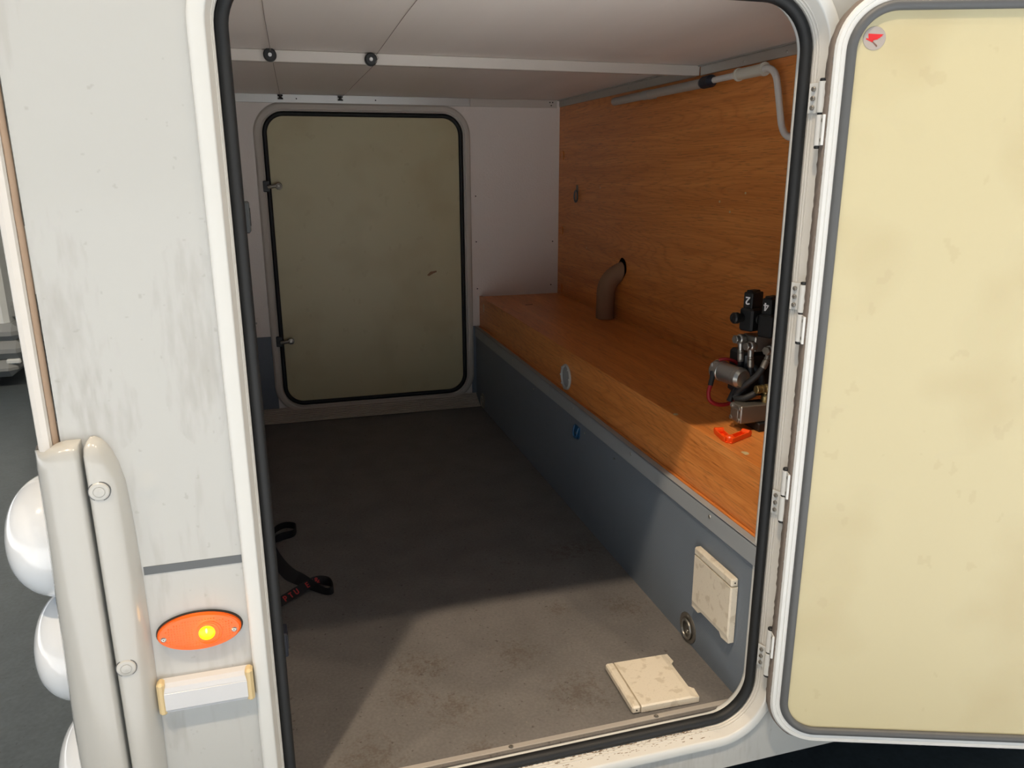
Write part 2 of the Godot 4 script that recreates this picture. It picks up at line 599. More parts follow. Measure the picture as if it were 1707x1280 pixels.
# ---------------------------------------------------------------- scene
func _ready() -> void:
	# camera: 26 mm equivalent, held at 1.48 m above the ground
	var cam := Camera3D.new()
	cam.name = "camera"
	add_child(cam)
	cam.fov = 52.368
	cam.near = 0.02
	cam.transform = Transform3D(Basis(Vector3(0.959641, -0.002875, 0.281212), Vector3(0.077038, 0.964385, -0.253036), Vector3(-0.270469, 0.264488, 0.925685)).orthonormalized(), Vector3(0, 1, 1.075))
	cam.current = true
	# overcast sky, the same all round
	var env := Environment.new()
	env.tonemap_mode = Environment.TONE_MAPPER_LINEAR
	env.tonemap_exposure = 0.85
	env.background_mode = Environment.BG_SKY
	var sm := ProceduralSkyMaterial.new()
	for k in ["sky_top_color", "sky_horizon_color", "ground_bottom_color", "ground_horizon_color"]:
		sm.set(k, Color(0.68, 0.84, 1.0).linear_to_srgb())
	sm.sun_angle_max = 0.0
	sm.energy_multiplier = 0.35
	var sky := Sky.new()
	sky.sky_material = sm
	env.sky = sky
	env.sdfgi_enabled = true
	env.ssao_enabled = true
	env.ssil_enabled = true
	# the sun stands high before the hall: it reaches the yard up to a metre from the vehicle, which the roof shades
	var sun := DirectionalLight3D.new()
	sun.name = "sun"
	sun.light_color = Color(1.0, 0.99, 0.97).linear_to_srgb()
	sun.light_energy = 4.5
	sun.light_angular_distance = 0.6
	sun.shadow_enabled = true
	sun.sky_mode = DirectionalLight3D.SKY_MODE_LIGHT_ONLY
	add_child(sun)
	sun.look_at_from_position(Vector3(0, 20, 0), Vector3(2, 0, -9.4))
	var we := WorldEnvironment.new()
	we.name = "surroundings"
	we.environment = env
	add_child(we)

	make_materials()
	hall_lamps()
	hall()
	vehicle_shell()
	garage_inside()
	near_frame()
	open_hatch()
	far_hatch()
	bench()
	rear_corner()
	marker_lamp()
	light_bar()
	ceiling_fittings()
	crank()
	wall_fittings()
	covers()
	clip()
	pump()
	strap()
	parked_vehicle()

func hall_lamps() -> void:
	var xs := [-4.94, -1.54, 1.86, 5.26]
	var power := [13.0, 40.0, 15.0, 13.0]
	var names := ["first high-bay lamp from the open gate, over the vehicle's rear", "second high-bay lamp from the open gate, above the left door jamb", "third high-bay lamp from the open gate, above the right door jamb", "fourth high-bay lamp from the open gate, nearest the closed end wall"]
	for i in 4:
		var at := Vector3(xs[i], 7.5, 2.68)
		var t := thing("high_bay_lamp", at, names[i], "ceiling lamp", "row of lamps above the camera")
		var mb := MB.new()
		mb.lathe(Transform3D(Basis(), at), [Vector2(0.0, 0.16), Vector2(0.06, 0.16), Vector2(0.11, 0.10), Vector2(0.145, 0.02), Vector2(0.145, 0.0), Vector2(0.125, 0.0), Vector2(0.125, 0.012), Vector2(0.0, 0.012)], 28)
		part(t, "housing", mb, M.lamp_case)
		mb = MB.new()
		mb.rod(at + Vector3(0, 0.16, 0), Vector3(at.x, HALL_TOP, at.z), 0.008, 8)
		part(t, "hanger", mb, M.lamp_case)
		mb = MB.new()
		mb.lathe(Transform3D(Basis(), at), [Vector2(0.0, 0.006), Vector2(0.124, 0.006), Vector2(0.124, 0.010), Vector2(0.0, 0.010)], 28)
		part(t, "diffuser", mb, M.led_face)
		var l := OmniLight3D.new()
		l.name = "glow"
		l.light_color = Color(1.0, 0.80, 0.58).linear_to_srgb()
		l.light_energy = power[i]
		l.light_size = 0.12
		l.omni_range = 30.0
		l.omni_attenuation = 2.0
		l.shadow_enabled = true
		l.position = Vector3(0, -0.10, 0)
		t.add_child(l)

func hall() -> void:
	var mb := MB.new(4)
	mb.bx(Vector3(-4.5, GROUND - 0.2, -8), Vector3(8, GROUND, FLOOR_FRONT))
	struct("floor", mb, M.hall_floor, "dark grey concrete floor of the workshop hall under the vehicle")
	mb = MB.new()
	mb.bx(Vector3(-5.4, HALL_TOP, -8), Vector3(8, HALL_TOP + 0.2, HALL_FRONT))
	struct("ceiling", mb, M.hall_wall, "grey ceiling of the workshop hall above the vehicle")
	mb = MB.new()
	mb.bx(Vector3(7, GROUND, -8), Vector3(7.2, HALL_TOP, HALL_FRONT))
	struct("wall_right", mb, M.hall_wall, "grey end wall of the workshop hall")
	mb = MB.new()
	mb.bx(Vector3(-5.4, GROUND, -8), Vector3(8, HALL_TOP, -7.8))
	struct("wall_back", mb, M.hall_wall, "grey long wall of the workshop hall behind the vehicle")
	# the yard outside the open front and left end of the hall
	mb = MB.new(4)
	mb.bx(Vector3(-30, GROUND - 0.2, FLOOR_FRONT), Vector3(30, GROUND - 0.005, 40))
	mb.bx(Vector3(-30, GROUND - 0.2, -12), Vector3(-4.501, GROUND - 0.005, FLOOR_FRONT - 0.001))
	struct("floor", mb, M.yard, "pale sunlit concrete yard outside the open hall")
	for x in [-5.2, 6.4]:
		mb = MB.new()
		mb.bx(Vector3(x - 0.1, GROUND, HALL_FRONT - 0.25), Vector3(x + 0.1, HALL_TOP, HALL_FRONT - 0.05), 0.01)
		single("steel_column", mb, M.lamp_case, "steel column at the hall's open front, " + ("near its left end" if x < 0 else "near its right end"), "column", Vector3(x, GROUND, HALL_FRONT - 0.15), "hall columns")

const HOLE := Rect2(-0.057, -0.012, 0.855, 1.265)   # the seat of the hatch seal

func vehicle_shell() -> void:
	var mb := MB.new(3)
	mb.holed(Rect2(-0.2915, -0.096, 3.49, 2.2), HOLE.grow(0.012), 0.097, 0.0, Vector3(0, 0, 1))
	mb.holed(Rect2(-0.2915, -0.096, 3.49, 2.2), HOLE.grow(0.004), 0.089, -0.035, Vector3(0, 0, -1))
	mb.quad(Vector3(-0.2915, -0.096, 0), Vector3(3.2, -0.096, 0), Vector3(3.2, -0.096, -0.035), Vector3(-0.2915, -0.096, -0.035), Vector3.DOWN)
	mb.quad(Vector3(-0.2915, 2.104, 0), Vector3(3.2, 2.104, 0), Vector3(3.2, 2.104, -0.035), Vector3(-0.2915, 2.104, -0.035), Vector3.UP)
	for x in [-0.2915, 3.1985]:
		mb.quad(Vector3(x, -0.096, 0), Vector3(x, 2.104, 0), Vector3(x, 2.104, -0.035), Vector3(x, -0.096, -0.035), Vector3(signf(x), 0, 0))
	var w := struct("wall_front", mb, M.side_paint, "white painted side of the motor caravan around the open hatch")
	mb = MB.new()
	mb.bx(Vector3(-0.216, 0.4615, 0.0), Vector3(-0.0875, 0.4735, 0.0007))
	part(w, "stripe", mb, M.stripe_grey, "dark grey stripe")
	# a shallow dent pushed out of the skin
	mb = MB.new(3)
	var cap := []
	for k in 9:
		var f := k / 8.0
		cap.append(Vector2(0.022 * (1.0 - f), 0.0016 * (0.5 - 0.5 * cos(PI * f))))
	mb.lathe(Transform3D(Basis(Vector3.RIGHT, Vector3(0, 0, 1), Vector3.DOWN), Vector3(-0.195, 0.591, 0.0)), cap, 28, true, Vector2(0.8, 1.15))
	part(w, "dent", mb, M.side_paint, "small dent in the painted skin")
	# rest of the body, closed all round
	mb = MB.new()
	mb.bx(Vector3(-0.30, -0.06, -2.24), Vector3(3.2, -0.045, -0.036))
	struct("floor", mb, M.underbody, "dark underside of the motor caravan")
	mb = MB.new()
	mb.bx(Vector3(-0.30, 2.105, -2.25), Vector3(3.2, 2.14, 0.0))
	struct("ceiling", mb, M.side_paint, "white roof of the motor caravan")
	mb = MB.new()
	mb.bx(Vector3(-0.30, -0.096, -2.27), Vector3(3.2, 2.104, -2.236))
	struct("wall_back", mb, M.side_paint, "far outer side of the motor caravan")
	mb = MB.new()
	mb.bx(Vector3(3.165, -0.045, -2.236), Vector3(3.198, 2.104, -0.036))
	struct("wall_right", mb, M.side_paint, "front end of the motor caravan body")

func garage_inside() -> void:
	var mb := MB.new(2)
	mb.bx(Vector3(-0.26, -0.044, ZB), Vector3(XP, 0.0, -0.046))
	struct("floor", mb, M.floor_vinyl, "dark grey ribbed vinyl floor of the garage with dried mud")
	# sill strip along the near edge of the floor
	mb = MB.new()
	mb.bx(Vector3(-0.25, -0.001, -0.0635), Vector3(0.7895, 0.0025, -0.052), 0.0008)
	var s := struct("trim_1", mb, M.alu_dull, "dusty metal edge strip along the garage floor at the open hatch")
	for x in [0.04, 0.327, 0.613]:
		mb = MB.new()
		mb.lathe(Transform3D(Basis(), Vector3(x, 0.0025, -0.057)), [Vector2(0.0048, 0), Vector2(0.0042, 0.0012), Vector2(0.0018, 0.0014), Vector2(0.0016, 0.0004), Vector2(0, 0.0004)], 12)
		part(s, "screw", mb, M.zinc)
	mb = MB.new(3)
	mb.bx(Vector3(-0.262, CEIL, -2.23), Vector3(XW + 0.02, CEIL + 0.03, -0.036))
	struct("ceiling", mb, M.ceiling_board, "off-white board ceiling of the garage")
	mb = MB.new()
	mb.bx(Vector3(-0.30, -0.096, -2.235), Vector3(-0.26, 2.104, -0.036))
	struct("wall_left", mb, M.inner_white, "white rear wall of the motor caravan")
	mb = MB.new(1)
	mb.bx(Vector3(XW, -0.044, -2.235), Vector3(XW + 0.02, 1.40, -0.036))
	var wr := struct("wall_right", mb, M.wood, "cherry wood laminate bulkhead on the right of the garage")
	for p in [Vector3(1.168, 0.934, -1.731), Vector3(1.168, 0.914, -0.879), Vector3(1.168, 0.940, -0.755), Vector3(1.168, 0.889, -0.824), Vector3(1.168, 0.700, -1.856)]:
		mb = MB.new()
		mb.rod(p, p - Vector3(0.0015, 0, 0), 0.003, 8)
		part(wr, "screw_cap", mb, M.yellowed)
	for y in [1.058, 0.747, 0.498]:
		mb = MB.new(1)
		var cc := Vector3(XW - 0.0004, y, -2.150)
		mb.lathe(MB.along(cc, cc + Vector3(-1, 0, 0)), [Vector2(0.020, 0), Vector2(0.020, 0.003), Vector2(0.018, 0.0042), Vector2(0.0165, 0.0026), Vector2(0, 0.0026)], 24)
		part(wr, "cover_cap", mb, M.wood, "round wood-coloured cover cap")
	# far wall, with the kick strip low down
	mb = MB.new()
	var hole := Rect2(-0.018, 0.067, 0.747, 1.134).grow(0.03)
	mb.holed(Rect2(-0.262, -0.044, XW + 0.262, CEIL + 0.044), hole, 0.09, ZB, Vector3(0, 0, 1))
	mb.holed(Rect2(-0.262, -0.044, XW + 0.262, CEIL + 0.044), hole, 0.09, ZB - 0.03, Vector3(0, 0, -1))
	var wb := struct("wall_back", mb, M.inner_white, "white far wall of the garage around the closed hatch")
	for p in [Vector2(0.799, 0.894), Vector2(0.799, 0.705), Vector2(0.801, 0.505), Vector2(1.142, 0.698), Vector2(1.136, 0.509)]:
		mb = MB.new()
		mb.rod(Vector3(p.x, p.y, ZB), Vector3(p.x, p.y, ZB + 0.0015), 0.0028, 8)
		part(wb, "screw", mb, M.gasket)
	mb = MB.new()
	mb.bx(Vector3(-0.26, 0.0, ZB), Vector3(-0.058, 0.347, ZB + 0.003))
	mb.bx(Vector3(0.770, 0.0, ZB), Vector3(XP, 0.343, ZB + 0.003))
	struct("baseboard_back", mb, M.kick_panel, "blue-grey lower covering of the far wall beside the closed hatch")
	mb = MB.new()
	mb.box(Transform3D(Basis(), Vector3(-0.122, 0.41, ZB + 0.0025)), Vector3(0.034, 0.036, 0.005), 0.002)
	var so := single("cover_plate", mb, M.inner_white, "small square white cover plate low on the far wall", "cover plate", Vector3(-0.122, 0.41, ZB))
	mb = MB.new()
	mb.box(Transform3D(Basis(), Vector3(-0.122, 0.406, ZB + 0.0055)), Vector3(0.012, 0.008, 0.002), 0.0005)
	part(so, "tab", mb, M.grey_plastic)
	# kick panel on the right and its capping
	mb = MB.new()
	mb.bx(Vector3(XP, -0.02, ZB + 0.003), Vector3(XP + 0.012, 0.33, -0.036))
	var kp := struct("baseboard_right", mb, M.kick_panel, "blue-grey ribbed kick panel along the right of the floor")
	for q in [Vector2(0.274, -0.682), Vector2(0.280, -1.363), Vector2(0.276, -0.89)]:
		mb = MB.new()
		mb.rod(Vector3(XP, q.x, q.y), Vector3(XP - 0.0015, q.x, q.y), 0.0028, 8)
		part(kp, "screw", mb, M.steel)
	var t := thing("trim_2", Vector3(XP, 0.295, -1.1), "grey plastic capping along the top of the kick panel", "")
	t.set_meta("kind", "structure")
	var cuts := [ZB + 0.003, -2.03, -1.19, -0.037]
	for i in 3:
		mb = MB.new()
		mb.bx(Vector3(XP - 0.004, 0.298, cuts[i] + 0.0006), Vector3(XP, 0.341, cuts[i + 1] - 0.0006), 0.001)
		mb.bx(Vector3(XP - 0.004, 0.337, cuts[i] + 0.0006), Vector3(XP + 0.012, 0.3415, cuts[i + 1] - 0.0006), 0.001)
		part(t, "capping", mb, M.grey_trim)
	for z in [-1.6, -0.971, -0.577, -0.2]:
		mb = MB.new()
		mb.lathe(MB.along(Vector3(XP - 0.0042, 0.326, z), Vector3(XP - 1.0, 0.326, z)), [Vector2(0.0042, 0), Vector2(0.0034, 0.0012), Vector2(0, 0.0014)], 10)
		part(t, "screw", mb, M.steel)
	# ribbed ramp below the far hatch
	t = thing("trim_3", Vector3(0.33, 0.0, -2.15), "ribbed grey threshold strip below the closed far hatch", "")
	t.set_meta("kind", "structure")
	for seg in [[-0.12, 0.525], [0.526, 0.785]]:
		var at := func(f: float, up: float) -> Vector2:      # (y, z) along the slope
			return Vector2(0.002 + 0.040 * pow(f, 1.12) + up * 0.8, -2.104 - 0.086 * f + up * 0.55)
		mb = MB.new()
		for i in 8:
			var p: Vector2 = at.call(i / 8.0, 0.0)
			var q: Vector2 = at.call((i + 1) / 8.0, 0.0)
			mb.quad(Vector3(seg[0], p.x, p.y), Vector3(seg[1], p.x, p.y), Vector3(seg[1], q.x, q.y), Vector3(seg[0], q.x, q.y), Vector3(0, 0.9, 0.43))
			for x in seg:
				mb.tri(Vector3(x, 0, ZB + 0.004), Vector3(x, p.x, p.y), Vector3(x, q.x, q.y), Vector3(-1 if x == seg[0] else 1, 0, 0))
		part(t, "strip_base", mb, M.groove_dark)
		for i in 9:
			mb = MB.new()
			var a: Vector2 = at.call((i + 0.05) / 9.0, 0.0)
			var b: Vector2 = at.call((i + 0.12) / 9.0, 0.0042)
			var c: Vector2 = at.call((i + 0.58) / 9.0, 0.0042)
			var d: Vector2 = at.call((i + 0.66) / 9.0, 0.0)
			for e in [[a, b], [b, c], [c, d]]:
				var dir: Vector2 = (e[1] - e[0]).normalized()
				mb.quad(Vector3(seg[0], e[0].x, e[0].y), Vector3(seg[1], e[0].x, e[0].y), Vector3(seg[1], e[1].x, e[1].y), Vector3(seg[0], e[1].x, e[1].y), Vector3(0, -dir.y, dir.x))
			for x in seg:
				mb.quad(Vector3(x, a.x, a.y), Vector3(x, b.x, b.y), Vector3(x, c.x, c.y), Vector3(x, d.x, d.y), Vector3(-1 if x == seg[0] else 1, 0, 0))
			part(t, "rib", mb, M.ribbed_grey)

func near_frame() -> void:
	var t := thing("trim_4", Vector3(0.37, -0.04, 0), "white door frame with black rubber seal around the open hatch", "")
	t.set_meta("kind", "structure")
	var mb := MB.new()
	mb.frame(HOLE, 0.085, [Vector2(0.0305, -0.001), Vector2(0.0305, 0.0035), Vector2(0.0285, 0.0065), Vector2(0.0255, 0.0072), Vector2(0.0118, 0.0070), Vector2(0.0100, 0.0060), Vector2(0.0092, 0.0040)], false, true, 1, 0.0, true)
	part(t, "flange", mb, M.frame_white)
	mb = MB.new()
	mb.frame(HOLE, 0.085, [Vector2(0.0092, 0.0040), Vector2(0.0040, -0.0100), Vector2(0.0032, -0.0102), Vector2(0.0030, -0.0125), Vector2(0.0038, -0.0132), Vector2(0.0026, -0.0150), Vector2(0.0018, -0.0152), Vector2(0.0016, -0.0172), Vector2(0.0024, -0.0178), Vector2(0.0012, -0.0200), Vector2(0.0012, -0.050)], false, false, 1, 0.0, true)
	part(t, "reveal", mb, M.frame_dirty, "grooved inner edge of the frame, yellowed")
	mb = MB.new()
	var ring := []
	for k in 14:
		var a := TAU * k / 14.0
		ring.append(Vector2(-0.0070 + 0.0088 * cos(a), -0.0285 + 0.0100 * sin(a)))
	mb.frame(HOLE, 0.085, ring, true, true, 1, 0.0, true)
	part(t, "rubber_seal", mb, M.rubber)
	mb = MB.new()
	mb.frame(HOLE, 0.085, [Vector2(0.001, -0.038), Vector2(-0.0068, -0.040), Vector2(-0.0082, -0.042), Vector2(-0.0086, -0.047), Vector2(-0.007, -0.051), Vector2(0.001, -0.052)], false, true, 1, 0.0, true)
	part(t, "inner_lip", mb, M.frame_white)
	# dirt caught along the bottom of the reveal
	var rng := RandomNumberGenerator.new()
	rng.seed = 12
	mb = MB.new()
	for i in 520:
		var x := rng.randf_range(0.0, 0.70)
		var dep := rng.randf()
		dep = dep * dep * dep
		var o := 0.0012 + 0.0068 * dep
		var z := lerpf(-0.0200, 0.0005, dep)
		var sz := rng.randf_range(0.0003, 0.0011)
		mb.lathe(Transform3D(Basis(Vector3.RIGHT, Vector3(0, 0.93, 0.37), Vector3(0, -0.37, 0.93)), Vector3(x, -0.012 - o + 0.0006, z)), [Vector2(sz, 0), Vector2(sz * 0.6, 0.0004), Vector2(0, 0.0005)], 6, false, Vector2(rng.randf_range(1.0, 5.0), 0.6))
	var grit := part(t, "caught_dirt", mb, M.dirt, "brown dirt along the bottom of the frame")
	grit.set_meta("kind", "stuff")
	# strike boxes for the two locks on the left jamb
	for y in [0.939, 0.282]:
		mb = MB.new()
		mb.bx(Vector3(-0.064, y - 0.021, -0.085), Vector3(-0.0375, y + 0.021, -0.053), 0.002)
		var sb := part(t, "strike_box", mb, M.dark_blue_plastic if y < 0.5 else M.van_dark)
		mb = MB.new()
		mb.bx(Vector3(-0.0385, y - 0.012, -0.076), Vector3(-0.0365, y + 0.012, -0.062), 0.0005)
		part(sb, "strike_slot", mb, M.black_plastic)

func open_hatch() -> void:
	# hinged on the right of the opening and swung round 160 degrees; x runs from the hinge edge, z is its inner face
	var t := thing("door_1", Vector3(0.7905, 0, 0.040), "open hatch door with yellowed inner skin and dark seal, swung to the right", "", "", deg_to_rad(-19.8))
	t.set_meta("kind", "structure")
	var r := Rect2(0.0, -0.016, 0.862, 1.264)
	var mb := MB.new(3)
	mb.sheet(r.grow(-0.026), 0.06, -0.0035, Vector3(0, 0, 1))
	part(t, "inner_skin", mb, M.hatch_skin, "", true)
	mb = MB.new()
	mb.frame(r, 0.085, [Vector2(-0.020, -0.004), Vector2(-0.0165, -0.001), Vector2(-0.0100, 0.0), Vector2(-0.0090, -0.0012), Vector2(-0.0078, 0.0), Vector2(-0.0030, 0.0), Vector2(0.0, -0.003), Vector2(0.0, -0.027), Vector2(-0.004, -0.031)], false, false, 1, 0.0, false)
	mb.sheet(r.grow(-0.004), 0.081, -0.031, Vector3(0, 0, -1))
	part(t, "edge_frame", mb, M.door_white, "", true)
	mb = MB.new()
	var ring := []
	for k in 14:
		var a := TAU * k / 14.0
		ring.append(Vector2(-0.0235 + 0.0074 * cos(a), -0.0010 + 0.0062 * sin(a)))
	mb.frame(r, 0.085, ring, true, true, 1, 0.0, true)
	part(t, "rubber_seal", mb, M.rubber_grey, "", true)
	mb = MB.new()
	mb.frame(r, 0.085, [Vector2(0.0, -0.005), Vector2(0.0028, -0.007), Vector2(0.0034, -0.013), Vector2(0.0032, -0.020), Vector2(0.0026, -0.025), Vector2(0.0, -0.027)], false, true, 2, 0.0009, false)
	part(t, "foam_strip", mb, M.foam, "worn brown-grey foam strip", true)
	# round sticker with a red wing
	mb = MB.new()
	var at := Transform3D(Basis(Vector3.RIGHT, Vector3(0, 0, 1), Vector3.DOWN), Vector3(0.0545, 1.181, -0.0035))
	mb.lathe(at, [Vector2(0, 0), Vector2(0.0160, 0), Vector2(0.0160, 0.0005), Vector2(0.0155, 0.0009), Vector2(0.0, 0.0009)], 32)
	var st := part(t, "round_sticker", mb, M.marker_grey, "round grey sticker with a red wing emblem", true)
	var e := Transform3D(Basis(), Vector3(0.0545, 1.181, -0.0026))
	var wing := PackedVector2Array()
	for q in [[-0.0092, 0.0062], [0.0125, 0.0050], [0.0098, 0.0035], [0.0110, 0.0027], [0.0075, 0.0014], [0.0084, 0.0006], [0.0045, -0.0008], [0.0052, -0.0015], [0.0016, -0.0022], [-0.0010, -0.0020], [-0.0020, -0.0058], [-0.0062, -0.0040], [-0.0118, -0.0012], [-0.0116, 0.0006], [-0.0082, -0.0008], [-0.0090, 0.0030]]:
		wing.append(Vector2(q[0], q[1]))
	mb = MB.new()
	mb.slab(e, wing, 0.0003)
	part(st, "wing_emblem", mb, M.emblem_red, "red wing", true)
	mb = MB.new()
	mb.slab(e, PackedVector2Array([Vector2(-0.0030, -0.0050), Vector2(-0.0018, -0.0040), Vector2(0.0046, -0.0094), Vector2(0.0050, -0.0112), Vector2(0.0036, -0.0114), Vector2(0.0020, -0.0094)]), 0.0003)
	part(st, "emblem_tail", mb, M.emblem_dark, "", true)
	# hinges; [centre height, frame leaf above]
	for h in [[1.080, true], [0.776, true], [0.460, false], [0.152, false]]:
		hinge(t, h[0], h[1])

func hinge(door: Node3D, y: float, frame_up: bool) -> void:
	# the pin stands just outside the frame, in world axes; the door's parts are in its own axes
	var inv := Transform3D(Basis(Vector3.UP, door.rotation.y), door.position).affine_inverse()
	var pin := Vector3(0.7955, y, 0.0140)
	var up := 1.0 if frame_up else -1.0
	var mb := MB.new()
	var a := pin + Vector3(0, 0.0015 * up, 0)
	var b := pin + Vector3(0, 0.046 * up, 0)
	mb.rod(inv * a, inv * b, 0.0068, 16, 0.0006)
	# leaf on the reveal of the frame
	var lb := Basis(Vector3.UP, 0.0)
	lb = Basis(Vector3(0.371, 0, 0.928), Vector3.UP, Vector3(-0.928, 0, 0.371))
	mb.box(inv * Transform3D(lb, Vector3(0.8008, y + 0.024 * up, -0.005)), Vector3(0.028, 0.044, 0.0016), 0.0004)
	var hn := part(door, "hinge", mb, M.frame_white, "", true)
	for k in 3:
		var c := Vector3(0.7972, y + (0.010 + 0.0135 * k) * up, -0.0098)
		var m2 := MB.new()
		m2.lathe(inv * MB.along(c, c + Vector3(-0.928, 0, 0.371)), [Vector2(0.0036, 0), Vector2(0.0036, 0.0022), Vector2(0.0026, 0.0028), Vector2(0.0012, 0.0028), Vector2(0.001, 0.0016), Vector2(0, 0.0016)], 10)
		part(hn, "rivet", m2, M.zinc, "", true)
	# knuckle and leaf on the door edge
	mb = MB.new()
	a = pin - Vector3(0, 0.0015 * up, 0)
	b = pin - Vector3(0, 0.046 * up, 0)
	mb.rod(inv * a, inv * b, 0.0062, 16, 0.0006)
	mb.box(Transform3D(Basis(), Vector3(-0.0042, y - 0.024 * up, -0.0125)), Vector3(0.0020, 0.044, 0.019), 0.0005)
	mb.box(Transform3D(Basis(), Vector3(-0.0058, y - 0.024 * up, -0.0045)), Vector3(0.0030, 0.044, 0.003), 0.0008)
	part(hn, "door_leaf", mb, M.door_white, "", true)
	for k in 2:
		var c := Vector3(-0.0052, y - (0.010 + 0.028 * k) * up, -0.0115)
		var m2 := MB.new()
		m2.lathe(MB.along(c, c + Vector3(-1, 0, 0)), [Vector2(0.0032, 0), Vector2(0.0026, 0.0010), Vector2(0.001, 0.0010), Vector2(0, 0.0002)], 10)
		part(hn, "rivet", m2, M.zinc, "", true)
	# dark ends of the pin
	mb = MB.new()
	for s in [-1.0, 1.0]:
		mb.rod(inv * (pin + Vector3(0, 0.046 * s, 0)), inv * (pin + Vector3(0, 0.0505 * s, 0)), 0.0056, 12, 0.001)
	mb.rod(inv * (pin - Vector3(0, 0.0015, 0)), inv * (pin + Vector3(0, 0.0015, 0)), 0.0050, 12)
	part(hn, "pin", mb, M.black_plastic, "", true)

func far_hatch() -> void:
	var r := Rect2(-0.018, 0.067, 0.747, 1.134)
	var t := thing("door_2", Vector3(0.355, 0.045, ZB), "closed hatch door in the far wall with yellowed skin and black seal", "")
	t.set_meta("kind", "structure")
	var mb := MB.new(3)
	mb.sheet(r.grow(0.006), 0.072, ZB + 0.001, Vector3(0, 0, 1))
	mb.sheet(r.grow(0.006), 0.072, ZB - 0.03, Vector3(0, 0, -1))
	part(t, "inner_skin", mb, M.hatch_skin)
	# a scuff on the skin
	mb = MB.new()
	mb.slab(Transform3D(Basis(), Vector3(0.605, 0.582, ZB + 0.0012)), PackedVector2Array([Vector2(-0.022, -0.010), Vector2(-0.008, 0.004), Vector2(0.018, 0.008), Vector2(0.020, 0.002), Vector2(0.004, -0.004), Vector2(-0.014, -0.014)]), 0.0004)
	part(t, "scuff", mb, M.hose_brown, "brown scuff mark")
	mb = MB.new()
	var ring := []
	for k in 12:
		var a := TAU * k / 12.0
		ring.append(Vector2(0.0085 + 0.0085 * cos(a), ZB + 0.004 + 0.010 * sin(a)))
	mb.frame(r, 0.066, ring, true, true, 1, 0.0, true)
	part(t, "rubber_seal", mb, M.rubber)
	mb = MB.new()
	mb.frame(r, 0.066, [Vector2(0.0175, ZB - 0.002), Vector2(0.0180, ZB + 0.012), Vector2(0.0205, ZB + 0.013), Vector2(0.0215, ZB + 0.0085), Vector2(0.0235, ZB + 0.0085), Vector2(0.0245, ZB + 0.014), Vector2(0.030, ZB + 0.016), Vector2(0.042, ZB + 0.015), Vector2(0.048, ZB + 0.010), Vector2(0.050, ZB)], false, false, 1, 0.0, false)
	part(t, "frame", mb, M.far_frame)
	for y in [0.942, 0.329]:
		mb = MB.new()
		mb.bx(Vector3(-0.048, y - 0.022, ZB + 0.004), Vector3(-0.022, y + 0.020, ZB + 0.024), 0.002)
		var la := part(t, "latch", mb, M.black_plastic)
		mb = MB.new()
		mb.tube([Vector3(-0.030, y - 0.004, ZB + 0.030), Vector3(-0.012, y - 0.001, ZB + 0.034), Vector3(0.004, y + 0.001, ZB + 0.032)], [0.009, 0.007, 0.006], 10)
		part(la, "cam_arm", mb, M.zinc)
		mb = MB.new()
		mb.lathe(MB.along(Vector3(0.010, y, ZB + 0.002), Vector3(0.010, y, ZB + 1.0)), [Vector2(0.010, 0), Vector2(0.013, 0.010), Vector2(0.014, 0.028), Vector2(0.012, 0.036), Vector2(0.006, 0.038), Vector2(0.005, 0.034), Vector2(0, 0.034)], 16)
		part(la, "lock_barrel", mb, M.steel if y < 0.5 else M.zinc)

func bench() -> void:
	var t := thing("storage_bench", Vector3(0.99, 0.33, -1.1), "low cherry wood storage bench built along the right bulkhead", "bench")
	var mb := MB.new(1)
	mb.bx(Vector3(0.8225, 0.455, ZB + 0.001), Vector3(XW - 0.001, 0.4705, -0.487), 0.0006)
	part(t, "top_board", mb, M.wood)
	mb = MB.new(1)
	mb.bx(Vector3(0.8225, 0.455, -0.486), Vector3(XW - 0.001, 0.4705, -0.054), 0.0006)
	part(t, "lid_board", mb, M.wood)
	mb = MB.new(1)
	mb.bx(Vector3(0.809, 0.3425, ZB + 0.001), Vector3(0.822, 0.4735, -0.054), 0.0008)
	part(t, "front_board", mb, M.wood)
	mb = MB.new(1)
	mb.bx(Vector3(0.8025, 0.330, ZB + 0.003), Vector3(XW - 0.001, 0.3420, -0.054))
	part(t, "ledge", mb, M.wood)
	# holes and marks on the top
	mb = MB.new()
	mb.bx(Vector3(0.935, 0.4703, -1.93), Vector3(0.965, 0.4712, -1.924))
	part(t, "slot", mb, M.gasket)
	mb = MB.new()
	mb.bx(Vector3(0.8082, 0.415, -2.125), Vector3(0.8092, 0.448, -2.114))
	part(t, "tape_tab", mb, M.yellowed, "small pale tape tab")
	for p in [[Vector3(0.8155, 0.4735, -0.416), 0.006], [Vector3(0.829, 0.4705, -0.162), 0.009], [Vector3(0.984, 0.4705, -0.41), 0.005]]:
		mb = MB.new()
		mb.lathe(Transform3D(Basis(), p[0]), [Vector2(p[1], 0), Vector2(p[1] * 0.8, 0.0012), Vector2(0, 0.0016)], 12)
		part(t, "screw_cap", mb, M.yellowed)

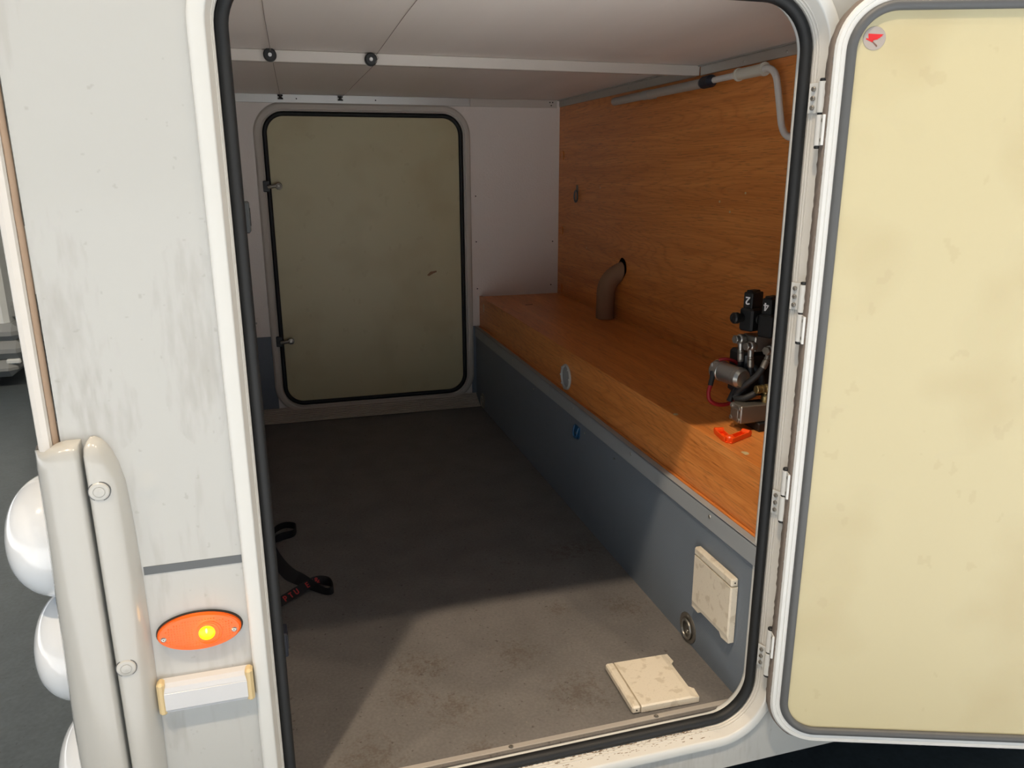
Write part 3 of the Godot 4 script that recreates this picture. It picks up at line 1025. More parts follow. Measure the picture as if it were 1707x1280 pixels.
func rear_corner() -> void:
	# corner post with its strip of old sealant
	var mb := MB.new()
	var prof := [Vector2(-0.3005, -0.012), Vector2(-0.3005, 0.004), Vector2(-0.3025, 0.0085), Vector2(-0.3095, 0.0095), Vector2(-0.3150, 0.0065), Vector2(-0.3185, -0.002), Vector2(-0.3195, -0.03), Vector2(-0.3005, -0.03)]
	var extr := func(m: MB, pr: Array, y0: float, y1: float) -> void:
		for i in pr.size():
			var a: Vector2 = pr[i]
			var b: Vector2 = pr[(i + 1) % pr.size()]
			var d := b - a
			m.quad(Vector3(a.x, y0, a.y), Vector3(b.x, y0, b.y), Vector3(b.x, y1, b.y), Vector3(a.x, y1, a.y), Vector3(d.y, 0, -d.x).normalized() * -1.0)
	extr.call(mb, prof, 0.655, 2.10)
	single("corner_post", mb, M.post_white, "white vertical corner post at the rear edge of the vehicle's side", "trim", Vector3(-0.31, 0.655, 0))
	mb = MB.new()
	var rng := RandomNumberGenerator.new()
	rng.seed = 4
	var rows := []
	for i in 60:
		var y := 0.66 + 1.44 * i / 59.0
		var w := rng.randf_range(-0.0004, 0.0004)
		rows.append([Vector3(-0.3008, y, 0.001), Vector3(-0.2998 + w, y, 0.0035), Vector3(-0.2975 + w, y, 0.0022), Vector3(-0.2945 + w, y, 0.0008), Vector3(-0.2938 + w, y, -0.004)])
	mb.loft(rows, Vector3(0, 0, 1))
	single("sealant_strip", mb, M.old_sealant, "brown strip of old sealant beside the white corner post", "sealant", Vector3(-0.298, 0.66, 0))
	# lamp housing that wraps round the corner
	var t := thing("lamp_housing", Vector3(-0.30, -0.09, 0), "cream corner housing with three round white rear lamp pods below the corner post", "lamp housing")
	rows = []
	var sect := [Vector2(-0.2675, 0.0), Vector2(-0.2678, 0.016), Vector2(-0.2695, 0.0225), Vector2(-0.274, 0.0255), Vector2(-0.284, 0.0265), Vector2(-0.297, 0.0255), Vector2(-0.309, 0.0205), Vector2(-0.3175, 0.012), Vector2(-0.3225, 0.0), Vector2(-0.3255, -0.02), Vector2(-0.3265, -0.06), Vector2(-0.3265, -0.24)]
	var ys := [-0.09, 0.05, 0.15, 0.25, 0.35, 0.45, 0.55, 0.61, 0.64, 0.655, 0.6615, 0.6645, 0.6655]
	for y in ys:
		var row := []
		var k: float = clampf((0.6655 - y) / 0.012, 0.0, 1.0)
		k = sqrt(1.0 - (1.0 - k) * (1.0 - k))
		for s in sect:
			var wide: float = 0.012 * clampf((0.66 - y) / 0.45, 0.0, 1.0) * clampf((-0.29 - s.x) / 0.03, 0.0, 1.0)
			var drop: float = 0.010 * clampf((-0.292 - s.x) / 0.02, 0.0, 1.0) * clampf((y - 0.6) / 0.06, 0.0, 1.0)
			row.append(Vector3(s.x - wide, y - drop, (s.y - 0.0) * k if s.y > 0 else s.y))
		rows.append(row)
	mb = MB.new()
	mb.loft(rows, Vector3(-0.4, 0, 1))
	part(t, "shell", mb, M.gelcoat)
	var housing := t
	# side moulding with two plugs
	t = thing("side_moulding", Vector3(-0.24, -0.09, 0), "cream side moulding with two round plugs beside the lamp housing", "moulding")
	var edge := [[-0.09, -0.225], [0.05, -0.2225], [0.14, -0.221], [0.30, -0.2185], [0.46, -0.2178], [0.515, -0.219], [0.56, -0.2203], [0.603, -0.2224], [0.63, -0.2275], [0.648, -0.2335], [0.658, -0.239], [0.664, -0.2440], [0.6675, -0.2500], [0.6685, -0.2545]]
	rows = []
	for e in edge:
		var y: float = e[0]
		var xr: float = e[1]
		var k: float = clampf((0.6685 - y) / 0.03, 0.0, 1.0)
		k = sqrt(1.0 - (1.0 - k) * (1.0 - k))
		var xl: float = -0.2645 + 0.010 * (1.0 - sqrt(clampf((0.6685 - y) / 0.014, 0.0, 1.0)))
		var row := []
		for q in [[0.0, 0.0], [0.004, 0.55], [0.03, 0.80], [0.09, 0.94], [0.17, 1.0], [0.30, 1.0], [0.45, 0.97], [0.60, 0.90], [0.72, 0.78], [0.83, 0.60], [0.92, 0.38], [0.98, 0.16], [1.0, 0.0]]:
			row.append(Vector3(lerpf(xl, xr, q[0]), y, 0.025 * q[1] * k))
		rows.append(row)
	mb = MB.new()
	mb.loft(rows, Vector3(0, 0, 1))
	part(t, "shell", mb, M.gelcoat)
	for y in [0.600, 0.337]:
		mb = MB.new()
		var c := Vector3(-0.2500, y, 0.0238)
		mb.lathe(MB.along(c, c + Vector3(0.06, 0, 1)), [Vector2(0.0125, -0.002), Vector2(0.0125, 0.0014), Vector2(0.0112, 0.0026), Vector2(0.0075, 0.0032), Vector2(0.0072, 0.0026), Vector2(0.0066, 0.0026), Vector2(0.0063, 0.0034), Vector2(0, 0.0040)], 24)
		var pl := part(t, "plug", mb, M.gelcoat)
		mb = MB.new()
		mb.lathe(MB.along(c, c + Vector3(0.06, 0, 1)), [Vector2(0.0136, -0.003), Vector2(0.0136, 0.0008), Vector2(0.0124, 0.0008)], 24)
		part(pl, "dirt_ring", mb, M.rubber_grey, "grimy joint round the plug")
	# three round lamp pods on the rear
	var words := ["glossy white round rear lamp pod, topmost of the three behind the corner", "glossy white round rear lamp pod, middle one of the three", "glossy white round rear lamp pod, lowest one at the frame's edge"]
	var ye := [0.492, 0.312, 0.092]
	var px := [0.076, 0.066, 0.064]
	var rr := [0.093, 0.088, 0.092]
	for i in 3:
		mb = MB.new()
		var c := Vector3(-0.328, ye[i], -0.11)
		var pr := []
		for k in 15:
			var a := PI / 2 * k / 14.0
			pr.append(Vector2(rr[i] * pow(cos(a), 0.75), px[i] * pow(sin(a), 0.9)))
		pr[14] = Vector2(0, px[i])
		mb.lathe(MB.along(c, c + Vector3(-1, 0, 0)), pr, 40, true)
		part(housing, "rear_lamp_pod", mb, M.gelcoat_gloss, words[i])

func marker_lamp() -> void:
	var c := Vector3(-0.1535, 0.3665, 0.0)
	var t := thing("side_marker_lamp", c, "oval amber side marker lamp, lit, on the vehicle's side", "marker lamp")
	var face := Transform3D(Basis(Vector3.RIGHT, Vector3(0, 0, 1), Vector3.DOWN), c)
	var sq := Vector2(1, 0.50)
	var mb := MB.new()
	mb.lathe(face, [Vector2(0.0585, 0), Vector2(0.0580, 0.004), Vector2(0.055, 0.0045), Vector2(0, 0.0045)], 48, false, sq)
	part(t, "gasket", mb, M.gasket)
	mb = MB.new()
	mb.lathe(face, [Vector2(0.0565, 0.004), Vector2(0.0560, 0.0085), Vector2(0.0535, 0.0108), Vector2(0.049, 0.0112), Vector2(0.040, 0.0124), Vector2(0.025, 0.0134), Vector2(0, 0.0138)], 48, false, sq)
	var lens := part(t, "lens", mb, M.amber_lens)
	# prisms in the lens
	mb = MB.new()
	for i in 26:
		for j in 11:
			var x := -0.0475 + 0.0038 * i
			var y := -0.0195 + 0.0039 * j
			var q := Vector2(x / 0.047, y / 0.0225).length()
			if q > 1.0 or Vector2(x - 0.0095, y).length() < 0.0175 or absf(x) > 0.041 and absf(y) < 0.006:
				continue
			var e := Vector2(x, y / 0.5).length()
			var z := 0.0138 - 0.0022 * pow(e / 0.049, 2.0)
			mb.lathe(Transform3D(Basis(Vector3.RIGHT, Vector3(0, 0, 1), Vector3.DOWN), c + Vector3(x, y, z - 0.0004)), [Vector2(0.0017, 0), Vector2(0, 0.0010)], 4)
	var pr := part(lens, "prisms", mb, M.amber_lens)
	pr.set_meta("kind", "stuff")
	for k in 3:
		mb = MB.new()
		var r := 0.0128 + 0.0024 * k
		mb.lathe(Transform3D(face.basis, c + Vector3(0.0105 + 0.0012 * k, -0.001, 0.0132)), [Vector2(r - 0.0006, 0), Vector2(r, 0.0009), Vector2(r + 0.0006, 0)], 32, true)
		part(lens, "lens_ring", mb, M.amber_lens)
	mb = MB.new()
	mb.lathe(Transform3D(face.basis, c + Vector3(0.0100, -0.0010, 0.0130)), [Vector2(0.0115, 0), Vector2(0.0105, 0.0014), Vector2(0.007, 0.0024), Vector2(0, 0.0028)], 28, true)
	part(t, "bulb", mb, M.bulb_glow, "glowing yellow bulb")
	mb = MB.new()
	mb.lathe(Transform3D(face.basis, c + Vector3(0.0100, 0.0030, 0.0150)), [Vector2(0.0024, 0), Vector2(0.0016, 0.0014), Vector2(0, 0.0018)], 12, true, Vector2(0.8, 1.9))
	part(t, "filament_glow", mb, M.bulb_core)
	for x in [-0.0475, 0.0465]:
		mb = MB.new()
		var s := c + Vector3(x, -0.003, 0.0105)
		mb.lathe(Transform3D(face.basis, s), [Vector2(0.0040, 0), Vector2(0.0038, 0.0014), Vector2(0.0025, 0.0022), Vector2(0.0010, 0.0022), Vector2(0.0006, 0.0010), Vector2(0, 0.0010)], 14)
		part(t, "screw", mb, M.steel)
	var l := OmniLight3D.new()
	l.name = "glow"
	l.light_color = Color(1.0, 0.42, 0.04).linear_to_srgb()
	l.light_energy = 0.0012
	l.light_size = 0.012
	l.omni_range = 6.0
	l.omni_attenuation = 2.0
	l.shadow_enabled = true
	l.position = Vector3(0.010, 0, 0.034)
	t.add_child(l)

func light_bar() -> void:
	var c := Vector3(-0.1535, 0.271, 0.0)
	var t := thing("light_bar", c, "white rectangular light bar with two yellowed end caps below the amber lamp", "light bar")
	var x0 := -0.2130
	var x1 := -0.0935
	var mb := MB.new()
	var pr := [Vector2(0.2462, 0.0), Vector2(0.2462, 0.011), Vector2(0.2480, 0.0150), Vector2(0.2515, 0.0165), Vector2(0.2520, 0.0160), Vector2(0.2525, 0.0168), Vector2(0.2790, 0.0168), Vector2(0.2796, 0.0160), Vector2(0.2802, 0.0166), Vector2(0.2880, 0.0150), Vector2(0.2935, 0.0105), Vector2(0.2950, 0.0)]
	for i in pr.size() - 1:
		var a: Vector2 = pr[i]
		var b: Vector2 = pr[i + 1]
		var d := (b - a).normalized()
		mb.quad(Vector3(x0, a.x, a.y), Vector3(x1, a.x, a.y), Vector3(x1, b.x, b.y), Vector3(x0, b.x, b.y), Vector3(0, -d.y, d.x))
	part(t, "body", mb, M.bar_white)
	for x in [x0, x1]:
		mb = MB.new()
		mb.bx(Vector3(x - 0.0055, 0.2445, 0.0), Vector3(x + 0.0055, 0.2970, 0.0182), 0.0035)
		part(t, "end_cap", mb, M.yellowed, "yellowed end cap")

func ceiling_fittings() -> void:
	# cross beam
	var mb := MB.new()
	mb.bx(Vector3(-0.259, 1.2525, -1.045), Vector3(XW - 0.006, CEIL - 0.0006, -1.02), 0.001)
	var t := single("ceiling_beam", mb, M.beam_white, "white metal cross beam under the garage ceiling", "beam", Vector3(0.45, 1.2525, -1.03))
	for x in [0.40, 0.71, 0.98]:
		mb = MB.new()
		mb.lathe(MB.along(Vector3(x, 1.2525, -1.033), Vector3(x, 0, -1.033)), [Vector2(0.003, 0), Vector2(0.002, 0.001), Vector2(0, 0.0012)], 10)
		part(t, "screw", mb, M.steel)
	# edge rails
	var rail := thing("side_rail", Vector3(XW, 1.25, -1.1), "aluminium angle rail along the top of the wood bulkhead", "rail")
	for s in [[ZB + 0.006, -1.046], [-1.019, -0.058]]:
		mb = MB.new()
		mb.bx(Vector3(XW - 0.005, 1.2525, s[0]), Vector3(XW - 0.0005, CEIL - 0.0006, s[1]), 0.0008)
		mb.bx(Vector3(XW - 0.014, CEIL - 0.004, s[0]), Vector3(XW - 0.0005, CEIL - 0.0006, s[1]), 0.0008)
		part(rail, "angle", mb, M.alu_dull if s[0] < -1.5 else M.alu)
	for z in [-2.14, -1.86, -1.66, -1.50, -1.36, -0.80, -0.62]:
		mb = MB.new()
		mb.lathe(MB.along(Vector3(XW - 0.005, 1.263, z), Vector3(0, 1.263, z)), [Vector2(0.0034, 0), Vector2(0.0026, 0.0012), Vector2(0, 0.0014)], 10)
		part(rail, "screw", mb, M.steel)
	rail = thing("back_rail", Vector3(0.4, 1.25, ZB), "aluminium rail along the top of the far wall", "rail")
	mb = MB.new()
	mb.bx(Vector3(-0.255, 1.2485, ZB), Vector3(0.78, CEIL - 0.0006, ZB + 0.0055), 0.0008)
	part(rail, "angle", mb, M.alu)
	mb = MB.new()
	mb.bx(Vector3(0.7815, 1.2485, ZB), Vector3(XW - 0.015, CEIL - 0.0006, ZB + 0.0055), 0.0008)
	part(rail, "angle", mb, M.beam_white)
	for p in [Vector2(1.122, 1.270), Vector2(1.134, 1.270), Vector2(1.128, 1.258), Vector2(0.10, 1.264), Vector2(0.40, 1.264)]:
		mb = MB.new()
		mb.rod(Vector3(p.x, p.y, ZB + 0.0055), Vector3(p.x, p.y, ZB + 0.0068), 0.0028, 8)
		part(rail, "screw", mb, M.gasket)
	# pulleys for the lifting cords
	var near := [Vector3(0.010, 1.2665, -1.02), Vector3(0.249, 1.2640, -1.02)]
	var words := ["black cord pulley on the ceiling beam, the one nearer the left jamb", "black cord pulley on the ceiling beam, the one farther from the left jamb"]
	for i in 2:
		var c: Vector3 = near[i]
		var p := thing("cord_pulley", c, words[i], "pulley", "pulleys on the beam")
		mb = MB.new()
		mb.lathe(MB.along(c, c + Vector3(0, 0, 1)), [Vector2(0.0125, 0), Vector2(0.0155, 0.002), Vector2(0.0155, 0.005), Vector2(0.011, 0.007), Vector2(0.011, 0.0085), Vector2(0.0150, 0.0105), Vector2(0.0150, 0.0135), Vector2(0.0125, 0.0150), Vector2(0.006, 0.0150), Vector2(0.005, 0.0125), Vector2(0, 0.0125)], 26)
		part(p, "wheel", mb, M.black_plastic)
		mb = MB.new()
		mb.lathe(MB.along(c + Vector3(0, 0, 0.0125), c + Vector3(0, 0, 1)), [Vector2(0.0048, 0), Vector2(0.0044, 0.002), Vector2(0.0028, 0.003), Vector2(0.001, 0.003), Vector2(0.0008, 0.0012), Vector2(0, 0.0012)], 14)
		part(p, "screw", mb, M.ink_white, "pale cross-head screw")
	var far := [Vector3(0.041, 1.268, ZB + 0.0055), Vector3(0.264, 1.267, ZB + 0.0055)]
	words = ["small black cord pulley on the far rail, nearer its left end", "small black cord pulley on the far rail above the hatch's middle"]
	for i in 2:
		var c: Vector3 = far[i]
		var p := thing("rail_pulley", c, words[i], "pulley", "pulleys on the far rail")
		mb = MB.new()
		mb.lathe(Transform3D(Basis(), c + Vector3(0, -0.008, 0.011)), [Vector2(0, 0), Vector2(0.010, 0), Vector2(0.010, 0.004), Vector2(0.005, 0.006), Vector2(0.005, 0.010), Vector2(0.010, 0.012), Vector2(0.010, 0.016), Vector2(0, 0.016)], 18)
		part(p, "wheel", mb, M.black_plastic)
	for s in [[[Vector3(-0.004, 1.2772, -0.06), Vector3(0.003, 1.2772, -0.55), Vector3(0.012, 1.2755, -1.012)], [Vector3(0.015, 1.256, -1.01), Vector3(0.028, 1.262, -1.6), Vector3(0.041, 1.268, -2.17)], "thin lifting cord running to the pulley nearer the left jamb"], [[Vector3(0.250, 1.2772, -0.06), Vector3(0.254, 1.2772, -0.5), Vector3(0.262, 1.2745, -1.004)], [Vector3(0.256, 1.251, -1.008), Vector3(0.260, 1.259, -1.6), Vector3(0.264, 1.267, -2.17)], "thin lifting cord running to the pulley farther from the left jamb"]]:
		mb = MB.new()
		mb.tube(s[0], 0.0007, 6)
		mb.tube([s[0][2], s[0][2] + Vector3(0.004, -0.008, 0.004), s[1][0]], 0.0007, 6)
		mb.tube(s[1], 0.0007, 6)
		single("lifting_cord", mb, M.cord, s[2], "cord", s[0][0], "lifting cords")

func arc_path(pts: Array, bend: float, steps := 6) -> Array:
	# polyline with its corners rounded
	var out := [pts[0]]
	for i in range(1, pts.size() - 1):
		var a: Vector3 = pts[i - 1]
		var b: Vector3 = pts[i]
		var c: Vector3 = pts[i + 1]
		var r := minf(bend, minf((a - b).length(), (c - b).length()) * 0.49)
		var p0 := b + (a - b).normalized() * r
		var p1 := b + (c - b).normalized() * r
		for k in steps + 1:
			var f := float(k) / steps
			out.append(p0.lerp(b, f).lerp(b.lerp(p1, f), f))
	out.append(pts[-1])
	return out

func crank() -> void:
	var t := thing("crank_handle", Vector3(1.14, 1.22, -0.9), "folded crank pole with white handle clipped under the side rail", "crank handle")
	var mb := MB.new()
	mb.rod(Vector3(1.145, 1.226, -1.572), Vector3(1.14, 1.2265, -0.945), 0.0130, 16, 0.001)
	part(t, "tube", mb, M.alu_dull)
	mb = MB.new()
	mb.rod(Vector3(1.1435, 1.2262, -1.335), Vector3(1.1432, 1.2262, -1.29), 0.0142, 16, 0.0006)
	mb.bx(Vector3(1.1435, 1.2145, -1.335), Vector3(XW - 0.001, 1.2185, -1.29), 0.0005)
	part(t, "clip", mb, M.grey_plastic, "clear clip")
	mb = MB.new()
	mb.lathe(MB.along(Vector3(1.14, 1.2270, -0.965), Vector3(1.14, 1.2285, -0.900)), [Vector2(0, 0), Vector2(0.013, 0), Vector2(0.0165, 0.012), Vector2(0.0165, 0.05), Vector2(0.011, 0.064), Vector2(0, 0.064)], 16)
	mb.rod(Vector3(1.14, 1.213, -0.925), Vector3(1.14, 1.243, -0.925), 0.007, 10, 0.001)
	part(t, "universal_joint", mb, M.dark_blue_plastic)
	mb = MB.new()
	mb.tube(arc_path([Vector3(1.14, 1.2285, -0.905), Vector3(1.138, 1.2305, -0.622), Vector3(1.134, 1.069, -0.566), Vector3(1.130, 1.067, -0.44)], 0.042, 10), 0.0080, 14)
	part(t, "rod", mb, M.crank_white)
	mb = MB.new()
	mb.lathe(MB.along(Vector3(1.14, 1.2293, -0.785), Vector3(1.14, 1.2303, -0.668)), [Vector2(0.007, 0), Vector2(0.0160, 0.0), Vector2(0.0160, 0.006), Vector2(0.0138, 0.007), Vector2(0.0138, 0.108), Vector2(0.0160, 0.109), Vector2(0.0160, 0.117), Vector2(0.007, 0.117)], 18)
	part(t, "grip", mb, M.crank_grip)

func wall_fittings() -> void:
	# loop hook on the bulkhead
	var t := thing("wall_hook", Vector3(XW, 0.875, -1.967), "dull blue-grey loop hook high on the wood bulkhead", "hook")
	var mb := MB.new()
	mb.slab(Transform3D(Basis(Vector3(0, 0, 1), Vector3.UP, Vector3(-1, 0, 0)), Vector3(XW - 0.0005, 0.925, -1.967)), PackedVector2Array([Vector2(-0.010, -0.012), Vector2(0.010, -0.012), Vector2(0.008, 0.008), Vector2(0.003, 0.016), Vector2(-0.003, 0.016), Vector2(-0.008, 0.008)]), 0.004)
	part(t, "plate", mb, M.zinc)
	mb = MB.new()
	var loop := []
	for k in 17:
		var a := TAU * k / 16.0
		loop.append(Vector3(XW - 0.008, 0.896 + 0.022 * sin(a), -1.967 + 0.0175 * cos(a)))
	mb.tube(loop, 0.0036, 8, false)
	part(t, "loop", mb, M.stripe_grey)
	# hot-air hose elbow
	mb = MB.new()
	var path := arc_path([Vector3(1.126, 0.4725, -1.556), Vector3(1.126, 0.618, -1.553), Vector3(1.215, 0.668, -1.500)], 0.062, 12)
	var fine := []
	var radii := []
	for i in path.size() - 1:
		var many := maxi(1, int((path[i + 1] - path[i]).length() / 0.0022))
		for k in many:
			fine.append(path[i].lerp(path[i + 1], float(k) / many))
	for i in fine.size():
		radii.append(0.0335 + 0.0007 * sin(i * 1.9))
	mb.tube(fine, radii, 22)
	for i in mb.v.size():
		mb.v[i].x = minf(mb.v[i].x, XW - 0.0006)   # cut flush with the bulkhead
	single("air_hose", mb, M.hose_brown, "brown paper air hose rising from the bench and bending into the bulkhead", "hose", Vector3(1.126, 0.4725, -1.556))
	# round vent in the bench front
	var c := Vector3(0.8088, 0.388, -1.098)
	t = thing("round_vent", c, "round grey air vent in the front of the wooden bench", "vent")
	mb = MB.new()
	var ax := MB.along(c, c + Vector3(-1, 0, 0))
	mb.lathe(ax, [Vector2(0.040, 0), Vector2(0.040, 0.003), Vector2(0.038, 0.006), Vector2(0.034, 0.006), Vector2(0.032, 0.001)], 36)
	part(t, "rim", mb, M.grey_plastic)
	mb = MB.new()
	mb.lathe(ax, [Vector2(0.0325, 0.0012), Vector2(0.028, 0.0016), Vector2(0, 0.0022)], 36, true)
	part(t, "disc", mb, M.grey_trim)
	for k in 8:
		mb = MB.new()
		var a := TAU * k / 8.0
		mb.rod(c + Vector3(-0.005, 0.036 * sin(a), 0.036 * cos(a)), c + Vector3(-0.0085, 0.036 * sin(a), 0.036 * cos(a)), 0.0026, 8, 0.0004)
		part(t, "stud", mb, M.grey_plastic)
	# lashing rings
	var zz := [-0.262, -2.078]
	var words := ["steel lashing ring in the kick panel, the near one by the white covers", "steel lashing ring in the kick panel, the far one beside the threshold strip"]
	for i in 2:
		c = Vector3(XP, 0.034, zz[i])
		t = thing("lashing_ring", Vector3(XP, 0.0, zz[i]), words[i], "lashing ring", "lashing rings")
		ax = Transform3D(Basis(Vector3.UP, Vector3(-1, 0, 0), Vector3(0, 0, 1)), c)
		mb = MB.new()
		mb.lathe(ax, [Vector2(0.0345, 0), Vector2(0.0345, 0.0014), Vector2(0.033, 0.0022), Vector2(0.026, 0.0022), Vector2(0.0235, 0.0004), Vector2(0.0, 0.0002)], 32, false, Vector2(0.98, 1.0))
		part(t, "plate", mb, M.zinc)
		mb = MB.new()
		var ring := []
		for k in 25:
			var a := TAU * k / 24.0
			ring.append(c + Vector3(-0.0045, 0.0205 * sin(a) - 0.002, 0.0185 * cos(a)))
		mb.tube(ring, 0.0032, 8, false)
		part(t, "ring", mb, M.steel)
		for s in [[0.0285, 0.0], [0.006, 0.0], [-0.008, 0.0]]:
			mb = MB.new()
			mb.lathe(MB.along(c + Vector3(-0.001, s[0], s[1]), c + Vector3(-1, s[0], s[1])), [Vector2(0.0036, 0), Vector2(0.003, 0.0016), Vector2(0, 0.002)], 12)
			part(t, "screw", mb, M.steel)
	# blue loop below the capping
	c = Vector3(XP, 0.262, -0.947)
	t = thing("blue_hook", Vector3(XP, 0.238, -0.947), "blue plastic hook under the grey capping of the kick panel", "hook")
	mb = MB.new()
	var poly := PackedVector2Array()
	for k in 13:
		var a := PI + PI * k / 12.0
		poly.append(Vector2(0.019 * cos(a), -0.004 + 0.019 * sin(a)))
	poly.append_array(PackedVector2Array([Vector2(0.019, 0.018), Vector2(-0.019, 0.018)]))
	var side := Transform3D(Basis(Vector3(0, 0, 1), Vector3.UP, Vector3(-1, 0, 0)), c)
	mb.slab(side, poly, 0.003)
	part(t, "plate", mb, M.blue_plastic)
	mb = MB.new()
	var u := []
	for k in 13:
		var a := PI + PI * k / 12.0
		u.append(c + Vector3(-0.008, -0.002 + 0.0155 * sin(a), 0.0155 * cos(a)))
	u.push_front(c + Vector3(-0.004, 0.016, -0.0155))
	u.append(c + Vector3(-0.004, 0.016, 0.0155))
	mb.tube(u, 0.003, 8)
	part(t, "loop", mb, M.blue_plastic)
	mb = MB.new()
	mb.lathe(MB.along(c + Vector3(-0.003, -0.005, 0), c + Vector3(-1, -0.005, 0)), [Vector2(0.004, 0), Vector2(0.0032, 0.002), Vector2(0, 0.0026)], 12, true)
	part(t, "screw", mb, M.steel)

func cover(at: Transform3D, label: String) -> void:
	# square socket cover; x across, y towards its hinge bar, z out of its face
	var t := Node3D.new()
	t.name = numbered("socket_cover")
	add_child(t)
	t.transform = at
	tag(t, label, "socket cover", "white socket covers")
	var w := 0.0715
	var mb := MB.new()
	var poly := PackedVector2Array([Vector2(-w, 0.0), Vector2(-w + 0.026, -0.002), Vector2(-w + 0.034, 0.006), Vector2(w - 0.034, 0.006), Vector2(w - 0.026, -0.002), Vector2(w, 0.0), Vector2(w, 0.1205), Vector2(-w, 0.1205)])
	mb.slab(Transform3D(Basis(), Vector3(0, 0, 0.002)), poly, 0.012)
	# raised face with sloping borders
	var a := [Vector3(-w, 0.0, 0.014), Vector3(w, 0.0, 0.014), Vector3(w, 0.1205, 0.014), Vector3(-w, 0.1205, 0.014)]
	var b := [Vector3(-w + 0.003, 0.016, 0.0165), Vector3(w - 0.003, 0.016, 0.0165), Vector3(w - 0.003, 0.1205, 0.0165), Vector3(-w + 0.003, 0.1205, 0.0165)]
	mb.quad(b[0], b[1], b[2], b[3], Vector3(0, 0, 1))
	a[0].y = 0.006; a[1].y = 0.006
	for i in 4:
		var j := (i + 1) % 4
		var nn: Vector3 = (a[j] - a[i]).cross(b[i] - a[i]).normalized()
		if nn.z < 0: nn = -nn
		mb.quad(a[i], a[j], b[j], b[i], nn)
	part(t, "flap", mb, M.old_white_plastic, "", true)
	mb = MB.new()
	mb.bx(Vector3(-w, 0.1215, 0.001), Vector3(w, 0.139, 0.0165), 0.003)
	var bar := part(t, "hinge_bar", mb, M.old_white_plastic, "", true)
	for s in [-1.0, 1.0]:
		mb = MB.new()
		mb.rod(Vector3(s * w, 0.1305, 0.009), Vector3(s * (w + 0.0006), 0.1305, 0.009), 0.0016, 8)
		part(bar, "pin_hole", mb, M.gasket, "", true)
	mb = MB.new()
	mb.bx(Vector3(-w + 0.004, 0.004, 0.0), Vector3(w - 0.004, 0.134, 0.002))
	part(t, "base_plate", mb, M.old_white_plastic, "", true)

func covers() -> void:
	cover(Transform3D(Basis(Vector3(0, 0, 1), Vector3.UP, Vector3(-1, 0, 0)), Vector3(XP, 0.109, -0.158)), "square white socket cover fixed on the blue-grey kick panel")
	cover(Transform3D(Basis(Vector3(0.03, 0, -1).normalized(), Vector3(-1, 0, -0.03).normalized(), Vector3.UP), Vector3(0.7135, 0.0, -0.1425)), "square white socket cover lying loose on the garage floor")

func clip() -> void:
	var v := Vector3(0.8305, 0.4705, -0.222)
	var t := thing("orange_clip", v, "orange plastic clip lying open on the wooden bench", "clip")
	var ends := [Vector3(0.842, 0.4705, -0.282), Vector3(0.893, 0.4705, -0.252)]
	for e in ends:
		var d: Vector3 = (e - v)
		var l := d.length()
		d = d.normalized()
		var f := Transform3D(Basis(d, Vector3.UP, d.cross(Vector3.UP)), v)
		var mb := MB.new()
		mb.box(f * Transform3D(Basis(), Vector3(l * 0.5, 0.0016, 0)), Vector3(l, 0.0032, 0.017), 0.001)
		for s in [-1.0, 1.0]:
			mb.box(f * Transform3D(Basis(), Vector3(l * 0.5, 0.0065, 0.0075 * s)), Vector3(l, 0.010, 0.0026), 0.0008)
		mb.lathe(f * Transform3D(Basis(Vector3.RIGHT, Vector3(0, 0, 1), Vector3.DOWN), Vector3(l - 0.005, 0.008, -0.009)), [Vector2(0, 0), Vector2(0.0065, 0), Vector2(0.0065, 0.018), Vector2(0, 0.018)], 16)
		part(t, "jaw", mb, M.orange_plastic)
	var mb := MB.new()
	mb.lathe(Transform3D(Basis(), v + Vector3(0.006, 0, -0.006)), [Vector2(0.0095, 0), Vector2(0.0095, 0.011), Vector2(0.0075, 0.0135), Vector2(0, 0.014)], 18)
	part(t, "hinge_boss", mb, M.orange_plastic)

